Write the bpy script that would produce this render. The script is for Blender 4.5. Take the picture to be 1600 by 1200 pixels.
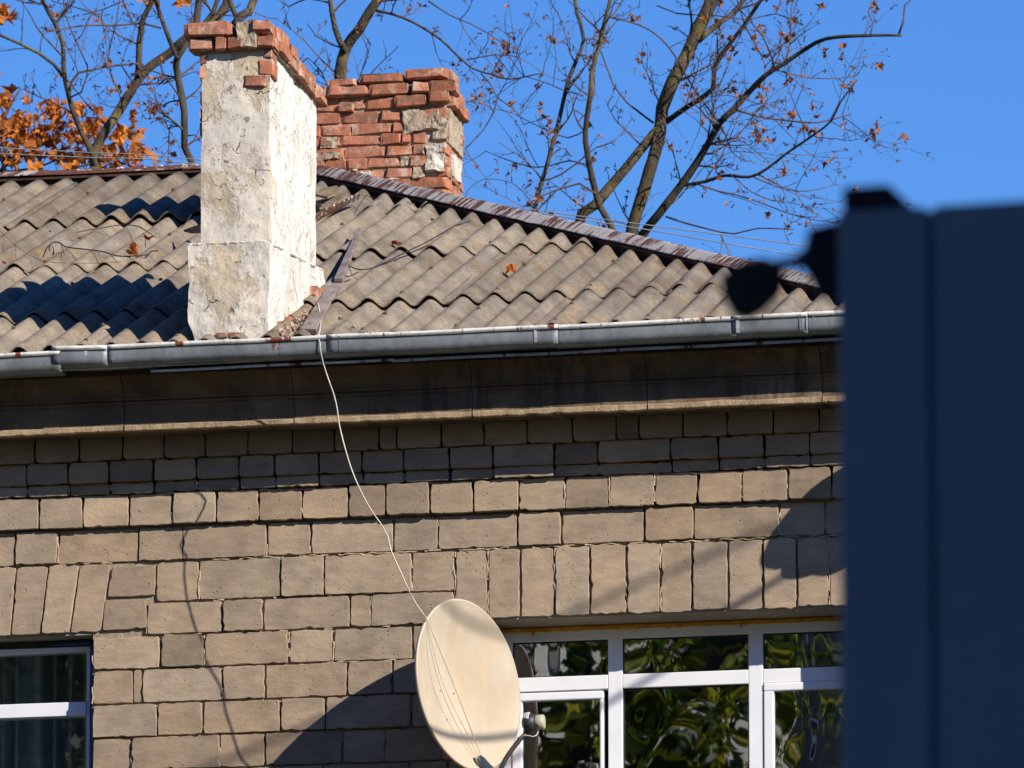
import bpy, bmesh, math, random
from mathutils import Vector, Matrix, noise
random.seed(11)
R = random.Random(7)
for o in list(bpy.data.objects): bpy.data.objects.remove(o)
scene = bpy.context.scene
col = scene.collection
rad = math.radians

# ------------------------------------------------------------------ camera
AZ, EL, FPX, DIST = rad(11.3), rad(12.1), 16000.0, 50.0
FW = Vector((-math.sin(AZ)*math.cos(EL), math.cos(AZ)*math.cos(EL), math.sin(EL)))
RT = Vector((math.cos(AZ), math.sin(AZ), 0)); UP = RT.cross(FW)
GROUND = -12.1                                   # wall point in the middle of the picture is the origin
CAM = -DIST*FW
cd = bpy.data.cameras.new('camera'); co = bpy.data.objects.new('camera', cd); col.objects.link(co)
co.location = CAM; co.rotation_euler = FW.to_track_quat('-Z', 'Y').to_euler()
cd.sensor_width = 36; cd.lens = FPX*36/1600; cd.clip_start = 0.5; cd.clip_end = 3000
cd.dof.use_dof = True; cd.dof.focus_distance = DIST; cd.dof.aperture_fstop = 15
scene.camera = co

# ------------------------------------------------------------------ sky, sun, exposure
SUN = Vector((1.5, -1.0, 0.98)).normalized()
w = bpy.data.worlds.new("World"); scene.world = w; w.use_nodes = True
nt = w.node_tree; nt.nodes.clear()
sky = nt.nodes.new('ShaderNodeTexSky'); sky.sky_type = 'NISHITA'; sky.sun_disc = False
sky.sun_elevation = math.asin(SUN.z); sky.sun_rotation = math.atan2(SUN.x, SUN.y)
sky.altitude = 300; sky.air_density = 1.0; sky.dust_density = 0.0; sky.ozone_density = 4.0
hs = nt.nodes.new('ShaderNodeHueSaturation'); hs.inputs['Saturation'].default_value = 1.30; hs.inputs['Hue'].default_value = 0.516
bg = nt.nodes.new('ShaderNodeBackground'); bg.inputs['Strength'].default_value = 0.101
wo = nt.nodes.new('ShaderNodeOutputWorld')
nt.links.new(sky.outputs[0], hs.inputs['Color']); nt.links.new(hs.outputs[0], bg.inputs[0]); nt.links.new(bg.outputs[0], wo.inputs[0])
sl = bpy.data.lights.new('sun', 'SUN'); sl.energy = 5.0; sl.angle = rad(0.42); sl.color = (1.0, 0.915, 0.79)
so = bpy.data.objects.new('sun', sl); col.objects.link(so); so.rotation_euler = SUN.to_track_quat('Z', 'Y').to_euler(); so.location = (20, -20, 30)
vs = scene.view_settings; vs.view_transform = 'Standard'; vs.look = 'None'; vs.gamma = 1; vs.exposure = 0.60
vs.use_curve_mapping = False
scene.cycles.max_bounces = 6

# ------------------------------------------------------------------ measuring helpers
def ray(px, py): return (FW*FPX + RT*(px-800) + UP*(600-py)).normalized()
def at(px, py, Y=0.0):
    d = ray(px, py); return CAM + d*((Y-CAM.y)/d.y)
def atX(px, Y=0.0, py=800): return at(px, py, Y).x
def atZ(py, Y=0.0, px=0): return at(px, py, Y).z

# ------------------------------------------------------------------ object helpers
def link(o): col.objects.link(o); return o
def mesh_obj(name, verts, faces, mat, parent=None, smooth=False):
    m = bpy.data.meshes.new(name); m.from_pydata([tuple(v) for v in verts], [], faces); m.update()
    if smooth: m.polygons.foreach_set('use_smooth', [True]*len(m.polygons))
    if mat: m.materials.append(mat)
    o = link(bpy.data.objects.new(name, m))
    if parent: o.parent = parent
    return o
def bm_obj(name, bm, mat, parent=None, smooth=False):
    m = bpy.data.meshes.new(name); bm.to_mesh(m); bm.free()
    if smooth: m.polygons.foreach_set('use_smooth', [True]*len(m.polygons))
    if mat: m.materials.append(mat)
    o = link(bpy.data.objects.new(name, m))
    if parent: o.parent = parent
    return o
def inst(name, mesh, parent=None, mat=None):
    o = link(bpy.data.objects.new(name, mesh))
    if parent: o.parent = parent
    return o
def empty(name, loc=(0, 0, 0), parent=None):
    o = link(bpy.data.objects.new(name, None)); o.location = loc; o.empty_display_size = .1
    if parent: o.parent = parent
    return o
def tag(o, label=None, cat=None, group=None, kind=None):
    if label: o['label'] = label
    if cat: o['category'] = cat
    if group: o['group'] = group
    if kind: o['kind'] = kind
    return o
class MB:
    def __init__(s): s.v = []; s.f = []
    def add(s, v, f):
        b = len(s.v); s.v += [Vector(a) for a in v]; s.f += [tuple(i+b for i in q) for q in f]
    def box(s, x0, x1, y0, y1, z0, z1):
        s.add([(x0,y0,z0),(x1,y0,z0),(x1,y1,z0),(x0,y1,z0),(x0,y0,z1),(x1,y0,z1),(x1,y1,z1),(x0,y1,z1)],
              [(0,3,2,1),(4,5,6,7),(0,1,5,4),(1,2,6,5),(2,3,7,6),(3,0,4,7)])
    def extrude_x(s, prof, x0, x1, closed=True):
        n = len(prof); v = [(x0, a, b) for a, b in prof] + [(x1, a, b) for a, b in prof]
        f = [(i, (i+1) % n, n+(i+1) % n, n+i) for i in range(n if closed else n-1)]
        if closed: f += [tuple(range(n))[::-1], tuple(range(n, 2*n))]
        s.add(v, f)
    def tube(s, pts, rads, n=6, cap=True, wob=0):
        pts = [Vector(p) for p in pts]; k = len(pts)
        if k < 2: return
        vs_, fs = [], []
        prev = None
        for i, p in enumerate(pts):
            t = (pts[min(i+1, k-1)] - pts[max(i-1, 0)])
            if t.length < 1e-9: t = Vector((0, 0, 1))
            t.normalize()
            if prev is None:
                a = t.orthogonal().normalized()
            else:
                a = (prev - t*prev.dot(t))
                a = a.normalized() if a.length > 1e-6 else t.orthogonal().normalized()
            prev = a; b = t.cross(a); r = rads[i] if hasattr(rads, '__len__') else rads
            for j in range(n):
                th = 2*math.pi*j/n; rr = r*(1+wob*R.uniform(-1, 1))
                vs_.append(p + a*(math.cos(th)*rr) + b*(math.sin(th)*rr))
        for i in range(k-1):
            for j in range(n):
                fs.append((i*n+j, i*n+(j+1) % n, (i+1)*n+(j+1) % n, (i+1)*n+j))
        if cap: fs += [tuple(range(n))[::-1], tuple((k-1)*n+j for j in range(n))]
        s.add(vs_, fs)
    def obj(s, name, mat, parent=None, smooth=False): return mesh_obj(name, s.v, s.f, mat, parent, smooth)
def smooth_line(P, step):
    P = [Vector(p) for p in P]; out = []
    for i in range(len(P)-1):
        a = P[max(i-1, 0)]; b = P[i]; c = P[i+1]; d = P[min(i+2, len(P)-1)]
        n = max(1, int((c-b).length/step))
        for k in range(n):
            t = k/n; out.append(0.5*((2*b)+(c-a)*t+(2*a-5*b+4*c-d)*t*t+(-a+3*b-3*c+d)*t**3))
    out.append(P[-1]); return out
def bevel(o, w, seg=2):
    m = o.modifiers.new('bevel', 'BEVEL'); m.width = w; m.segments = seg; m.limit_method = 'ANGLE'; return o

# ------------------------------------------------------------------ material helper
class M:
    def __init__(s, name, rough=.8, spec=.3, metal=0):
        s.m = bpy.data.materials.new(name); s.m.use_nodes = True; s.t = s.m.node_tree; s.n = s.t.nodes
        s.b = s.n['Principled BSDF']; s.b.inputs['Roughness'].default_value = rough
        s.b.inputs['Specular IOR Level'].default_value = spec; s.b.inputs['Metallic'].default_value = metal
        s.co = s.n.new('ShaderNodeTexCoord').outputs['Object']; s.g = s.n.new('ShaderNodeNewGeometry')
        s.h = None
    def L(s, a, b): s.t.links.new(a, b)
    def world(s): s.co = s.g.outputs['Position']; return s
    def map(s, scale=(1, 1, 1), rot=(0, 0, 0), src=None):
        n = s.n.new('ShaderNodeMapping'); n.inputs['Scale'].default_value = scale; n.inputs['Rotation'].default_value = rot
        s.L(src or s.co, n.inputs[0]); return n.outputs[0]
    def noise(s, scale, detail=4, rough=.55, co=None, dist=0):
        n = s.n.new('ShaderNodeTexNoise'); n.inputs['Scale'].default_value = scale; n.inputs['Detail'].default_value = detail
        n.inputs['Roughness'].default_value = rough; n.inputs['Distortion'].default_value = dist
        s.L(co or s.co, n.inputs['Vector']); return n.outputs['Fac']
    def voro(s, scale, feat='F1', co=None, rnd=1):
        n = s.n.new('ShaderNodeTexVoronoi'); n.feature = feat; n.inputs['Scale'].default_value = scale
        n.inputs['Randomness'].default_value = rnd
        s.L(co or s.co, n.inputs['Vector']); return n.outputs['Distance']
    def warp(s, amt, scale, co=None):
        n = s.n.new('ShaderNodeTexNoise'); n.inputs['Scale'].default_value = scale; n.inputs['Detail'].default_value = 3
        s.L(co or s.co, n.inputs['Vector'])
        v = s.n.new('ShaderNodeVectorMath'); v.operation = 'MULTIPLY_ADD'; s.L(n.outputs['Color'], v.inputs[0])
        v.inputs[1].default_value = (amt,)*3; s.L(co or s.co, v.inputs[2]); return v.outputs[0]
    def ramp(s, fac, stops, interp='LINEAR'):
        n = s.n.new('ShaderNodeValToRGB'); n.color_ramp.interpolation = interp; e = n.color_ramp.elements
        while len(e) < len(stops): e.new(.5)
        for i, (p, c) in enumerate(stops):
            e[i].position = p; e[i].color = (c[0], c[1], c[2], 1) if hasattr(c, '__len__') else (c, c, c, 1)
        s.L(fac, n.inputs[0]); return n.outputs[0]
    def mix(s, a, b, fac, mode='MIX'):
        n = s.n.new('ShaderNodeMix'); n.data_type = 'RGBA'; n.blend_type = mode; n.clamp_factor = True
        for v, i in ((a, 6), (b, 7)):
            if hasattr(v, '__len__') and not isinstance(v, bpy.types.NodeSocket): n.inputs[i].default_value = (v[0], v[1], v[2], 1)
            else: s.L(v, n.inputs[i])
        if isinstance(fac, (int, float)): n.inputs[0].default_value = fac
        else: s.L(fac, n.inputs[0])
        return n.outputs[2]
    def math(s, op, a, b=0.0, c=None):
        n = s.n.new('ShaderNodeMath'); n.operation = op
        for i, v in enumerate((a, b) if c is None else (a, b, c)):
            if isinstance(v, (int, float)): n.inputs[i].default_value = v
            else: s.L(v, n.inputs[i])
        return n.outputs[0]
    def rnd(s): return s.n.new('ShaderNodeObjectInfo').outputs['Random']
    def color(s, c):
        if hasattr(c, '__len__') and not isinstance(c, bpy.types.NodeSocket): s.b.inputs['Base Color'].default_value = (*c, 1)
        else: s.L(c, s.b.inputs['Base Color'])
        return s
    def bump(s, h, strength=.5, dist=.01):
        n = s.n.new('ShaderNodeBump'); n.inputs['Strength'].default_value = strength; n.inputs['Distance'].default_value = dist
        s.L(h, n.inputs['Height'])
        if s.h is not None: s.L(s.h, n.inputs['Normal'])
        s.h = n.outputs[0]; s.L(s.h, s.b.inputs['Normal']); return s

# ---- stone of the facade
def stone_mat():
    m = M('saw_cut_limestone', .9, .15).world(); rn = m.rnd()
    off = m.n.new('ShaderNodeVectorMath'); off.operation = 'ADD'; m.L(m.co, off.inputs[0])
    cmb = m.n.new('ShaderNodeCombineXYZ'); k = m.math('MULTIPLY', rn, 37.0); m.L(k, cmb.inputs[0]); m.L(k, cmb.inputs[2]); m.L(cmb.outputs[0], off.inputs[1])
    c = off.outputs[0]
    base = m.ramp(rn, [(0, (.255, .195, .14)), (.2, (.35, .268, .19)), (.4, (.315, .25, .185)), (.6, (.40, .308, .218)), (.8, (.335, .246, .165)), (1, (.365, .29, .213))])
    cloud = m.ramp(m.noise(5, 5, .6, c), [(.3, (.62, .62, .66)), (.55, (1, 1, 1)), (.8, (1.18, 1.12, 1.0))])
    base = m.mix(base, cloud, .75, 'MULTIPLY')
    st = m.noise(9, 6, .7, m.map((1, 1, 3.5), src=c)); base = m.mix(base, m.ramp(st, [(.35, .62), (.6, 1.05)]), .45, 'MULTIPLY')
    soot = m.ramp(m.noise(2.2, 6, .65, m.map((1, 1, 1.6))), [(.5, 0), (.72, 1)]); base = m.mix(base, (.17, .14, .125), m.math('MULTIPLY', soot, .42))
    pits = m.ramp(m.voro(38, 'F1', m.warp(.05, 9, c)), [(.07, 1), (.17, 0)]); pm = m.math('MULTIPLY', pits, m.ramp(m.noise(11, 2, .5, c), [(.5, 0), (.62, 1)]))
    base = m.mix(base, (.12, .085, .06), m.math('MULTIPLY', pm, .75))
    m.color(base)
    m.bump(m.noise(7, 5, .6, c), .18, .004); m.bump(st, .35, .004); m.bump(m.noise(160, 3, .6, c), .5, .002); m.bump(m.noise(34, 5, .7, m.map((1, 1, 2.2), (0, .5, 0), src=c)), .5, .004)
    m.bump(m.math('MULTIPLY', pm, -1), .8, .006); return m.m
STONE = stone_mat()
def simple(name, c0, c1, sc=6, rough=.85, spec=.2, bump=.3, bd=.006, metal=0, detail=6, bs=40):
    m = M(name, rough, spec, metal).world(); n = m.noise(sc, detail, .62)
    m.color(m.ramp(n, [(.35, c0), (.68, c1)])); m.bump(m.noise(bs, 4, .6), bump, bd); return m.m
MORTAR = simple('old_mortar', (.20, .155, .115), (.36, .29, .215), 14, .95, .1, .8, .008, bs=60)
MORTAR_L = simple('squeezed_mortar', (.30, .235, .165), (.46, .37, .26), 20, .95, .1, .8, .006, bs=90)
def cornice_mat():
    m = M('weathered_shaded_render', .92, .12).world()  # base tones darkened, eave shade painted in; streaks and stains are weathering
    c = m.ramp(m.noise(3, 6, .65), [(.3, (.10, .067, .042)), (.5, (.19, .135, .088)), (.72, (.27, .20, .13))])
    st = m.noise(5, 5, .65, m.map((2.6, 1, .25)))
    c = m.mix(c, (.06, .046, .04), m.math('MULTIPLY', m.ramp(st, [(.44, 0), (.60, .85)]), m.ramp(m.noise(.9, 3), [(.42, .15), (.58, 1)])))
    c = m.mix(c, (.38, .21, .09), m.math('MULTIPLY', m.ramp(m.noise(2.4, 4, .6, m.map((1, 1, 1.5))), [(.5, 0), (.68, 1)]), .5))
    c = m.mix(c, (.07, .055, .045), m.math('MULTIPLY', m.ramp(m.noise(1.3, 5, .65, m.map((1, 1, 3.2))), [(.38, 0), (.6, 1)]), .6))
    m.color(c); m.bump(m.noise(22, 6, .65), .6, .012); m.bump(m.noise(120, 3), .4, .003); return m.m
CORNICE = cornice_mat()
def slate_mat():
    m = M('asbestos_cement_sheet', .93, .12).world(); rn = m.rnd()
    base = m.ramp(rn, [(0, (.165, .138, .11)), (.35, (.225, .192, .155)), (.7, (.19, .165, .137)), (1, (.245, .208, .165))])
    base = m.mix(base, m.ramp(m.noise(3.0, 6, .68), [(.30, (.50, .47, .44)), (.5, (1, 1, 1)), (.70, (1.4, 1.34, 1.22))]), .9, 'MULTIPLY')
    st = m.noise(10, 5, .7, m.map((3, .5, .5))); base = m.mix(base, m.ramp(st, [(.35, .66), (.62, 1.1)]), .55, 'MULTIPLY')
    och = m.ramp(m.noise(2.6, 6, .72), [(.54, 0), (.70, 1)]); base = m.mix(base, (.33, .20, .06), m.math('MULTIPLY', och, .5))
    spots = m.math('MULTIPLY', m.ramp(m.voro(60, 'F1', m.warp(.03, 12)), [(.14, 1), (.26, 0)]), m.ramp(m.noise(5, 3), [(.46, 0), (.6, 1)]))
    base = m.mix(base, (.47, .44, .38), m.math('MULTIPLY', spots, .7))
    dk = m.ramp(m.noise(24, 5, .75), [(.53, 0), (.66, 1)]); base = m.mix(base, (.075, .062, .05), m.math('MULTIPLY', dk, .6))
    bs = m.ramp(m.noise(4.5, 7, .75, m.map((1.8, .6, .6))), [(.50, 0), (.62, 1)]); base = m.mix(base, (.12, .085, .055), m.math('MULTIPLY', bs, .55))
    mo = m.math('MULTIPLY', m.ramp(m.noise(17, 5, .7), [(.60, 0), (.65, 1)]), m.ramp(m.noise(1.7, 3), [(.5, 0), (.6, 1)])); base = m.mix(base, (.17, .14, .035), m.math('MULTIPLY', mo, .7))
    m.color(base); m.bump(m.noise(45, 6, .7), .7, .006); m.bump(m.noise(9, 4), .35, .01); m.bump(spots, .5, .003); return m.m
SLATE = slate_mat()
def rusty_paint(name, paint, lean=0, rustamt=.5, sc=(1, 1, 1)):
    m = M(name, .6, .35).world()
    n = m.noise(30, 5, .62, m.map(sc, src=m.map((1, 1, 1), (0, 0, lean))))
    n2 = m.noise(2.2, 4, .6)
    f = m.math('ADD', m.math('MULTIPLY', n, .62), m.math('MULTIPLY', n2, .38))
    k = m.ramp(f, [(rustamt-.012, 1), (rustamt+.02, 0)])
    rust = m.ramp(m.noise(60, 4), [(.3, (.06, .022, .013)), (.7, (.16, .065, .038))])
    pc = m.mix(paint, tuple(x*.66 for x in paint), m.noise(9, 5, .7))
    m.color(m.mix(pc, rust, k)); m.b.inputs['Roughness'].default_value = .65
    m.bump(m.math('MULTIPLY', k, -1), .6, .002); m.bump(m.noise(6, 3), .25, .01); return m.m
HIPCAP = rusty_paint('grey_paint_flaking_to_rust', (.41, .39, .365), rad(34), .49, (1.45, .16, .16))
RIDGECAP = rusty_paint('mostly_rusted_cap', (.42, .39, .36), 0, .56, (.5, 1, 1))
def zinc_mat(name, base, rust=.0, metal=.2):
    m = M(name, .5, .45, metal).world()
    c = m.ramp(m.noise(7, 6, .7, m.map((1, 1, .5))), [(.3, tuple(x*.62 for x in base)), (.55, base), (.8, tuple(min(1, x*1.25) for x in base))])
    dirt = m.ramp(m.noise(26, 5, .72), [(.56, 0), (.70, 1)]); c = m.mix(c, (.07, .065, .06), m.math('MULTIPLY', dirt, .55))
    if rust: c = m.mix(c, (.17, .045, .02), m.ramp(m.noise(9, 5, .7, m.map((1, .3, .3))), [(rust, 0), (rust+.03, 1)]))
    m.color(c); m.bump(m.noise(5, 3), .35, .012); m.bump(m.noise(60, 3), .2, .002); return m.m
ZINC = zinc_mat('galvanised_gutter', (.205, .23, .25), .66)
ZINC_LIP = zinc_mat('gutter_lip_metal', (.62, .62, .60), .58, 0)
ZINC_DRIP = zinc_mat('drip_flashing_metal', (.42, .43, .44), .56)
DARKWOOD = simple('dark_old_timber', (.035, .026, .02), (.09, .065, .048), 12, .9, .1)
GREYWOOD = None
def wood_mat():
    m = M('grey_weathered_plank', .85, .2); n = m.noise(14, 5, .6, m.map((1, .08, 1)))
    m.color(m.ramp(n, [(.3, (.10, .08, .075)), (.6, (.23, .19, .18))])); m.bump(n, .6, .004); return m.m
GREYWOOD = wood_mat()
def plaster_mat():
    m = M('peeling_limewash_plaster', .92, .12).world()
    w1 = m.warp(.10, 5)
    beige = m.ramp(m.noise(6, 6, .7), [(.3, (.36, .295, .21)), (.5, (.49, .415, .31)), (.75, (.58, .50, .385))])
    white = m.ramp(m.noise(9, 6, .65), [(.3, (.52, .48, .425)), (.6, (.68, .635, .57))])
    mask = m.ramp(m.noise(4.3, 9, .75, m.map((1, 1, .75), src=w1)), [(.45, 0), (.50, 1)])
    # the side that looks right keeps more of its whitewash, in vertical sweeps
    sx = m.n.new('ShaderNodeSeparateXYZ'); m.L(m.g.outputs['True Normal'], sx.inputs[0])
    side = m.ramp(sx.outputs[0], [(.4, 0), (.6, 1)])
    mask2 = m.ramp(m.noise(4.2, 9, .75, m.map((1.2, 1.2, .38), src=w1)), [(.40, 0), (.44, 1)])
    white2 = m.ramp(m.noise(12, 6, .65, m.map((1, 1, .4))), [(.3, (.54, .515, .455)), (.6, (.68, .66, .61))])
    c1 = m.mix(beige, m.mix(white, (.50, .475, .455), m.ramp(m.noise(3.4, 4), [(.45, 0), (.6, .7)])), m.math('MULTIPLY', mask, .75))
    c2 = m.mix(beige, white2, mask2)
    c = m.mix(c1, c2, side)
    c = m.mix(c, (.50, .34, .17), m.math('MULTIPLY', m.ramp(m.noise(2.3, 6, .7, m.map((1, 1, .6))), [(.56, 0), (.70, 1)]), .35))
    cr = m.ramp(m.voro(5.2, 'DISTANCE_TO_EDGE', m.warp(.16, 7)), [(.0, 1), (.006, .6), (.015, 0)])
    crm = m.math('MULTIPLY', cr, m.ramp(m.noise(4.6, 3), [(.55, 0), (.64, 1)]))
    chips = m.math('MULTIPLY', m.ramp(m.noise(26, 4, .6, m.map((1, 1, .7))), [(.61, 0), (.645, 1)]), m.ramp(m.noise(5, 2), [(.45, 0), (.6, 1)]))
    wear = m.math('MAXIMUM', crm, m.math('MULTIPLY', chips, .9))
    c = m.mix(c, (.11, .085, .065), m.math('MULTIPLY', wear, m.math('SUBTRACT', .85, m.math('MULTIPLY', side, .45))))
    m.color(c)
    m.bump(mask, .6, .006); m.bump(m.noise(11, 7, .62, w1), .55, .014); m.bump(m.noise(70, 4, .65), .45, .004); m.bump(m.math('MULTIPLY', wear, -1), .9, .012)
    return m.m
PLASTER = plaster_mat()
def brick_mat(name='red_brick', patch=.75):
    m = M(name, .9, .12); rn = m.rnd()
    off = m.n.new('ShaderNodeVectorMath'); off.operation = 'ADD'; m.L(m.g.outputs['Position'], off.inputs[0])
    cmb = m.n.new('ShaderNodeCombineXYZ'); k = m.math('MULTIPLY', rn, 51.0); m.L(k, cmb.inputs[0]); m.L(k, cmb.inputs[1]); m.L(cmb.outputs[0], off.inputs[1]); c = off.outputs[0]; m.co = c
    base = m.ramp(rn, [(0, (.31, .088, .045)), (.3, (.45, .14, .065)), (.5, (.37, .13, .08)), (.75, (.50, .17, .08)), (1, (.42, .20, .13))])
    base = m.mix(base, m.ramp(m.noise(18, 6, .7), [(.3, .55), (.55, 1), (.8, 1.2)]), .8, 'MULTIPLY')
    pat = m.ramp(m.noise(9, 7, .75), [(.53, 0), (.60, 1)]); base = m.mix(base, (.48, .37, .29), m.math('MULTIPLY', pat, patch))
    sx = m.n.new('ShaderNodeSeparateXYZ'); m.L(m.g.outputs['Normal'], sx.inputs[0])
    dk = m.ramp(m.noise(13, 5, .7), [(.48, 0), (.64, 1)]); base = m.mix(base, (.085, .058, .045), m.math('MULTIPLY', dk, .75)); base = m.mix(base, (.33, .25, .19), .16)
    m.color(base); m.bump(m.noise(40, 6, .7), .7, .006); m.bump(m.noise(14, 4), .5, .01); return m.m
BRICK = brick_mat()
CHMORT = simple('chimney_mortar', (.26, .20, .145), (.46, .385, .29), 16, .95, .1, .9, .012, bs=45)
LIME = simple('whitewashed_render_patch', (.42, .38, .31), (.66, .63, .57), 14, .95, .1, .9, .012, bs=45)
def bark_mat():
    m = M('lichened_bark', .92, .12).world(); n = m.noise(6, 6, .65, m.map((2, 2, .5)))
    c = m.ramp(n, [(.3, (.035, .027, .02)), (.55, (.078, .062, .047)), (.75, (.14, .115, .088))])
    c = m.mix(c, (.20, .16, .035), m.math('MULTIPLY', m.ramp(m.noise(2.6, 5, .7), [(.52, 0), (.66, 1)]), .6))
    m.color(c); m.bump(m.noise(22, 6, .7, m.map((2, 2, .6))), .8, .02); return m.m
BARK = bark_mat()
TWIG = simple('twig_bark', (.055, .038, .03), (.15, .10, .08), 5, .9, .1)
def leaf_mat(name, stops):
    m = M(name, .7, .2); n = m.noise(1.0, 2, .5, m.map((4, 4, 4), src=m.g.outputs['Position']))
    n = m.n.new('ShaderNodeTexWhiteNoise'); n.noise_dimensions = '1D'; m.L(m.g.outputs['Random Per Island'], n.inputs['W'])
    c = m.ramp(n.outputs['Value'], stops); m.color(c)
    tr = m.n.new('ShaderNodeBsdfTranslucent'); m.L(c, tr.inputs[0]); mx = m.n.new('ShaderNodeMixShader'); mx.inputs[0].default_value = .35
    m.L(m.b.outputs[0], mx.inputs[1]); m.L(tr.outputs[0], mx.inputs[2]); m.L(mx.outputs[0], m.n['Material Output'].inputs[0]); return m.m
ORANGE = leaf_mat('orange_maple_leaf', [(0, (.36, .10, .02)), (.35, (.55, .17, .03)), (.7, (.62, .24, .04)), (.9, (.30, .09, .03)), (1, (.16, .07, .03))])
BROWNLEAF = leaf_mat('brown_dry_leaf', [(0, (.20, .07, .035)), (.5, (.36, .12, .04)), (.8, (.58, .22, .05)), (1, (.12, .05, .03))])
GREENLEAF = leaf_mat('yellow_green_leaf', [(0, (.03, .06, .01)), (.5, (.07, .11, .015)), (.8, (.28, .26, .02)), (1, (.45, .36, .03))])
DISH = simple('cream_dish_paint', (.66, .57, .44), (.76, .68, .56), 1.6, .42, .4, .05, .002, bs=8)
def dish_mat():
    m = M('cream_dish_enamel', .4, .4).world()
    c = m.ramp(m.noise(2.2, 5, .6, m.map((1, 1, .7))), [(.35, (.37, .30, .22)), (.62, (.46, .405, .325))])
    st = m.ramp(m.noise(14, 4, .6, m.map((1, 1, .12))), [(.52, 0), (.72, 1)]); c = m.mix(c, (.55, .37, .20), m.math('MULTIPLY', st, .35))
    m.color(c); m.bump(m.noise(3, 2), .12, .01); return m.m
DISH = dish_mat()
BLACK = simple('black_plastic', (.012, .012, .014), (.03, .03, .034), 12, .5, .4, .1, .002)
DARKMETAL = simple('dark_painted_metal', (.02, .02, .022), (.06, .055, .05), 18, .5, .4, .1, .002)
PVC = simple('white_pvc_frame', (.66, .67, .72), (.74, .75, .79), 3, .35, .4, .02, .001)
FOAM = simple('yellow_mounting_foam', (.42, .19, .02), (.62, .33, .05), 30, .95, .1, 1, .01, bs=70)
FILM = simple('blue_protective_film', (.01, .03, .13), (.03, .09, .30), 30, .4, .4, .4, .003)
CABLE_W = simple('white_coaxial_cable', (.42, .37, .30), (.56, .50, .42), 8, .5, .3, .05, .001)
CABLE_B = simple('black_cable', (.018, .016, .016), (.05, .045, .04), 8, .6, .3, .05, .001)
WIRE = simple('aluminium_line_wire', (.26, .25, .24), (.42, .40, .38), 8, .5, .4, .05, .001, .3)
BLUE = simple('dark_blue_cabin_paint', (.195, .305, .385), (.26, .375, .46), 1.1, .42, .4, .05, .004, bs=3)
BLUE2 = simple('blue_black_trim_paint', (.014, .017, .027), (.024, .028, .042), 2, .5, .3, .05, .002)
LAMPM = simple('olive_black_lamp_housing', (.012, .016, .014), (.026, .032, .028), 5, .6, .3, .05, .002)
CURTAIN = simple('grey_window_curtain', (.40, .43, .44), (.50, .53, .54), 3, .9, .1, .05, .002)
INTERIOR = simple('dark_room_wall', (.03, .028, .026), (.06, .055, .05), 2, .9, .1)
def glass_mat(name, bumpd, refl, sc=3.0):
    m = M(name).world(); n = m.n; t = m.t
    gl = n.new('ShaderNodeBsdfGlossy'); gl.inputs['Roughness'].default_value = .010; gl.inputs['Color'].default_value = (.9, .95, 1, 1)
    tr = n.new('ShaderNodeBsdfTransparent'); tr.inputs[0].default_value = (.72, .78, .78, 1)
    mx = n.new('ShaderNodeMixShader'); mx.inputs[0].default_value = refl
    b = n.new('ShaderNodeBump'); b.inputs['Strength'].default_value = 1; b.inputs['Distance'].default_value = bumpd
    m.L(m.noise(sc, 1, .35, m.map((1.6, 1, .7)), .8), b.inputs['Height']); m.L(b.outputs[0], gl.inputs['Normal'])
    m.L(tr.outputs[0], mx.inputs[1]); m.L(gl.outputs[0], mx.inputs[2]); m.L(mx.outputs[0], n['Material Output'].inputs[0]); return m.m
GLASS = glass_mat('double_glazing', .0021, .28, 1.5)
GLASS_L = glass_mat('double_glazing_calm', .0002, .05)

# ================================================================== SETTING
def ground():
    m = M('trodden_earth_and_grass', .95, .1).world()
    m.color(m.ramp(m.noise(.5, 6, .7), [(.35, (.045, .038, .028)), (.55, (.04, .05, .02)), (.7, (.08, .068, .05))])); m.bump(m.noise(3, 5), .5, .05)
    s = 1500; o = mesh_obj('ground', [(-s, -s, GROUND), (s, -s, GROUND), (s, s, GROUND), (-s, s, GROUND)], [(0, 1, 2, 3)], m.m); tag(o, kind='structure')
    a = simple('asphalt', (.04, .04, .042), (.065, .063, .06), 3, .9, .2)
    b = MB(); z = GROUND+.004; b.add([(-40, -22, z), (40, -22, z), (40, -15, z), (-40, -15, z)], [(0, 1, 2, 3)]); tag(b.obj('road', a), kind='structure')
ground()

# ================================================================== THE HOUSE
house = tag(empty('house', (0, 0, GROUND)), 'old stone house with grey corrugated roof, deep cornice and two white framed windows', 'building')
def hp(o):                       # parent keeping world coordinates
    o.parent = house; o.matrix_parent_inverse = Matrix.Translation((0, 0, -GROUND)); return o
X_L, X_R = atX(-420), atX(1350)
RW_Y, LW_Y = .245, .118            # how deep the two windows sit
rw = dict(x0=atX(768), x1=atX(1345), top=atZ(966.5, 0, 790), bot=atZ(966.5, 0, 790)-1.6)
lw = dict(x0=atX(-330), x1=atX(146), top=atZ(994, 0, 0)-.005, bot=atZ(994, 0, 0)-1.6)
# backing wall (mortar seen in the joints), with openings
b = MB(); YB, YI = .018, .45; zt = atZ(684, 0, 0)+.25
def slab(x0, x1, z0, z1): b.box(x0, x1, YB, YI, z0, z1)
wx0, wx1 = X_L-6, X_R-.01
slab(wx0, lw['x0'], lw['bot'], lw['top']); slab(lw['x1'], rw['x0'], lw['bot'], lw['top'])
slab(wx0, wx1, min(lw['bot'], rw['bot'])-9.6, min(lw['bot'], rw['bot']))
ztop = max(lw['top'], rw['top']); slab(wx0, wx1, ztop, zt)
lo = (lw['top'] < rw['top'])
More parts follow.
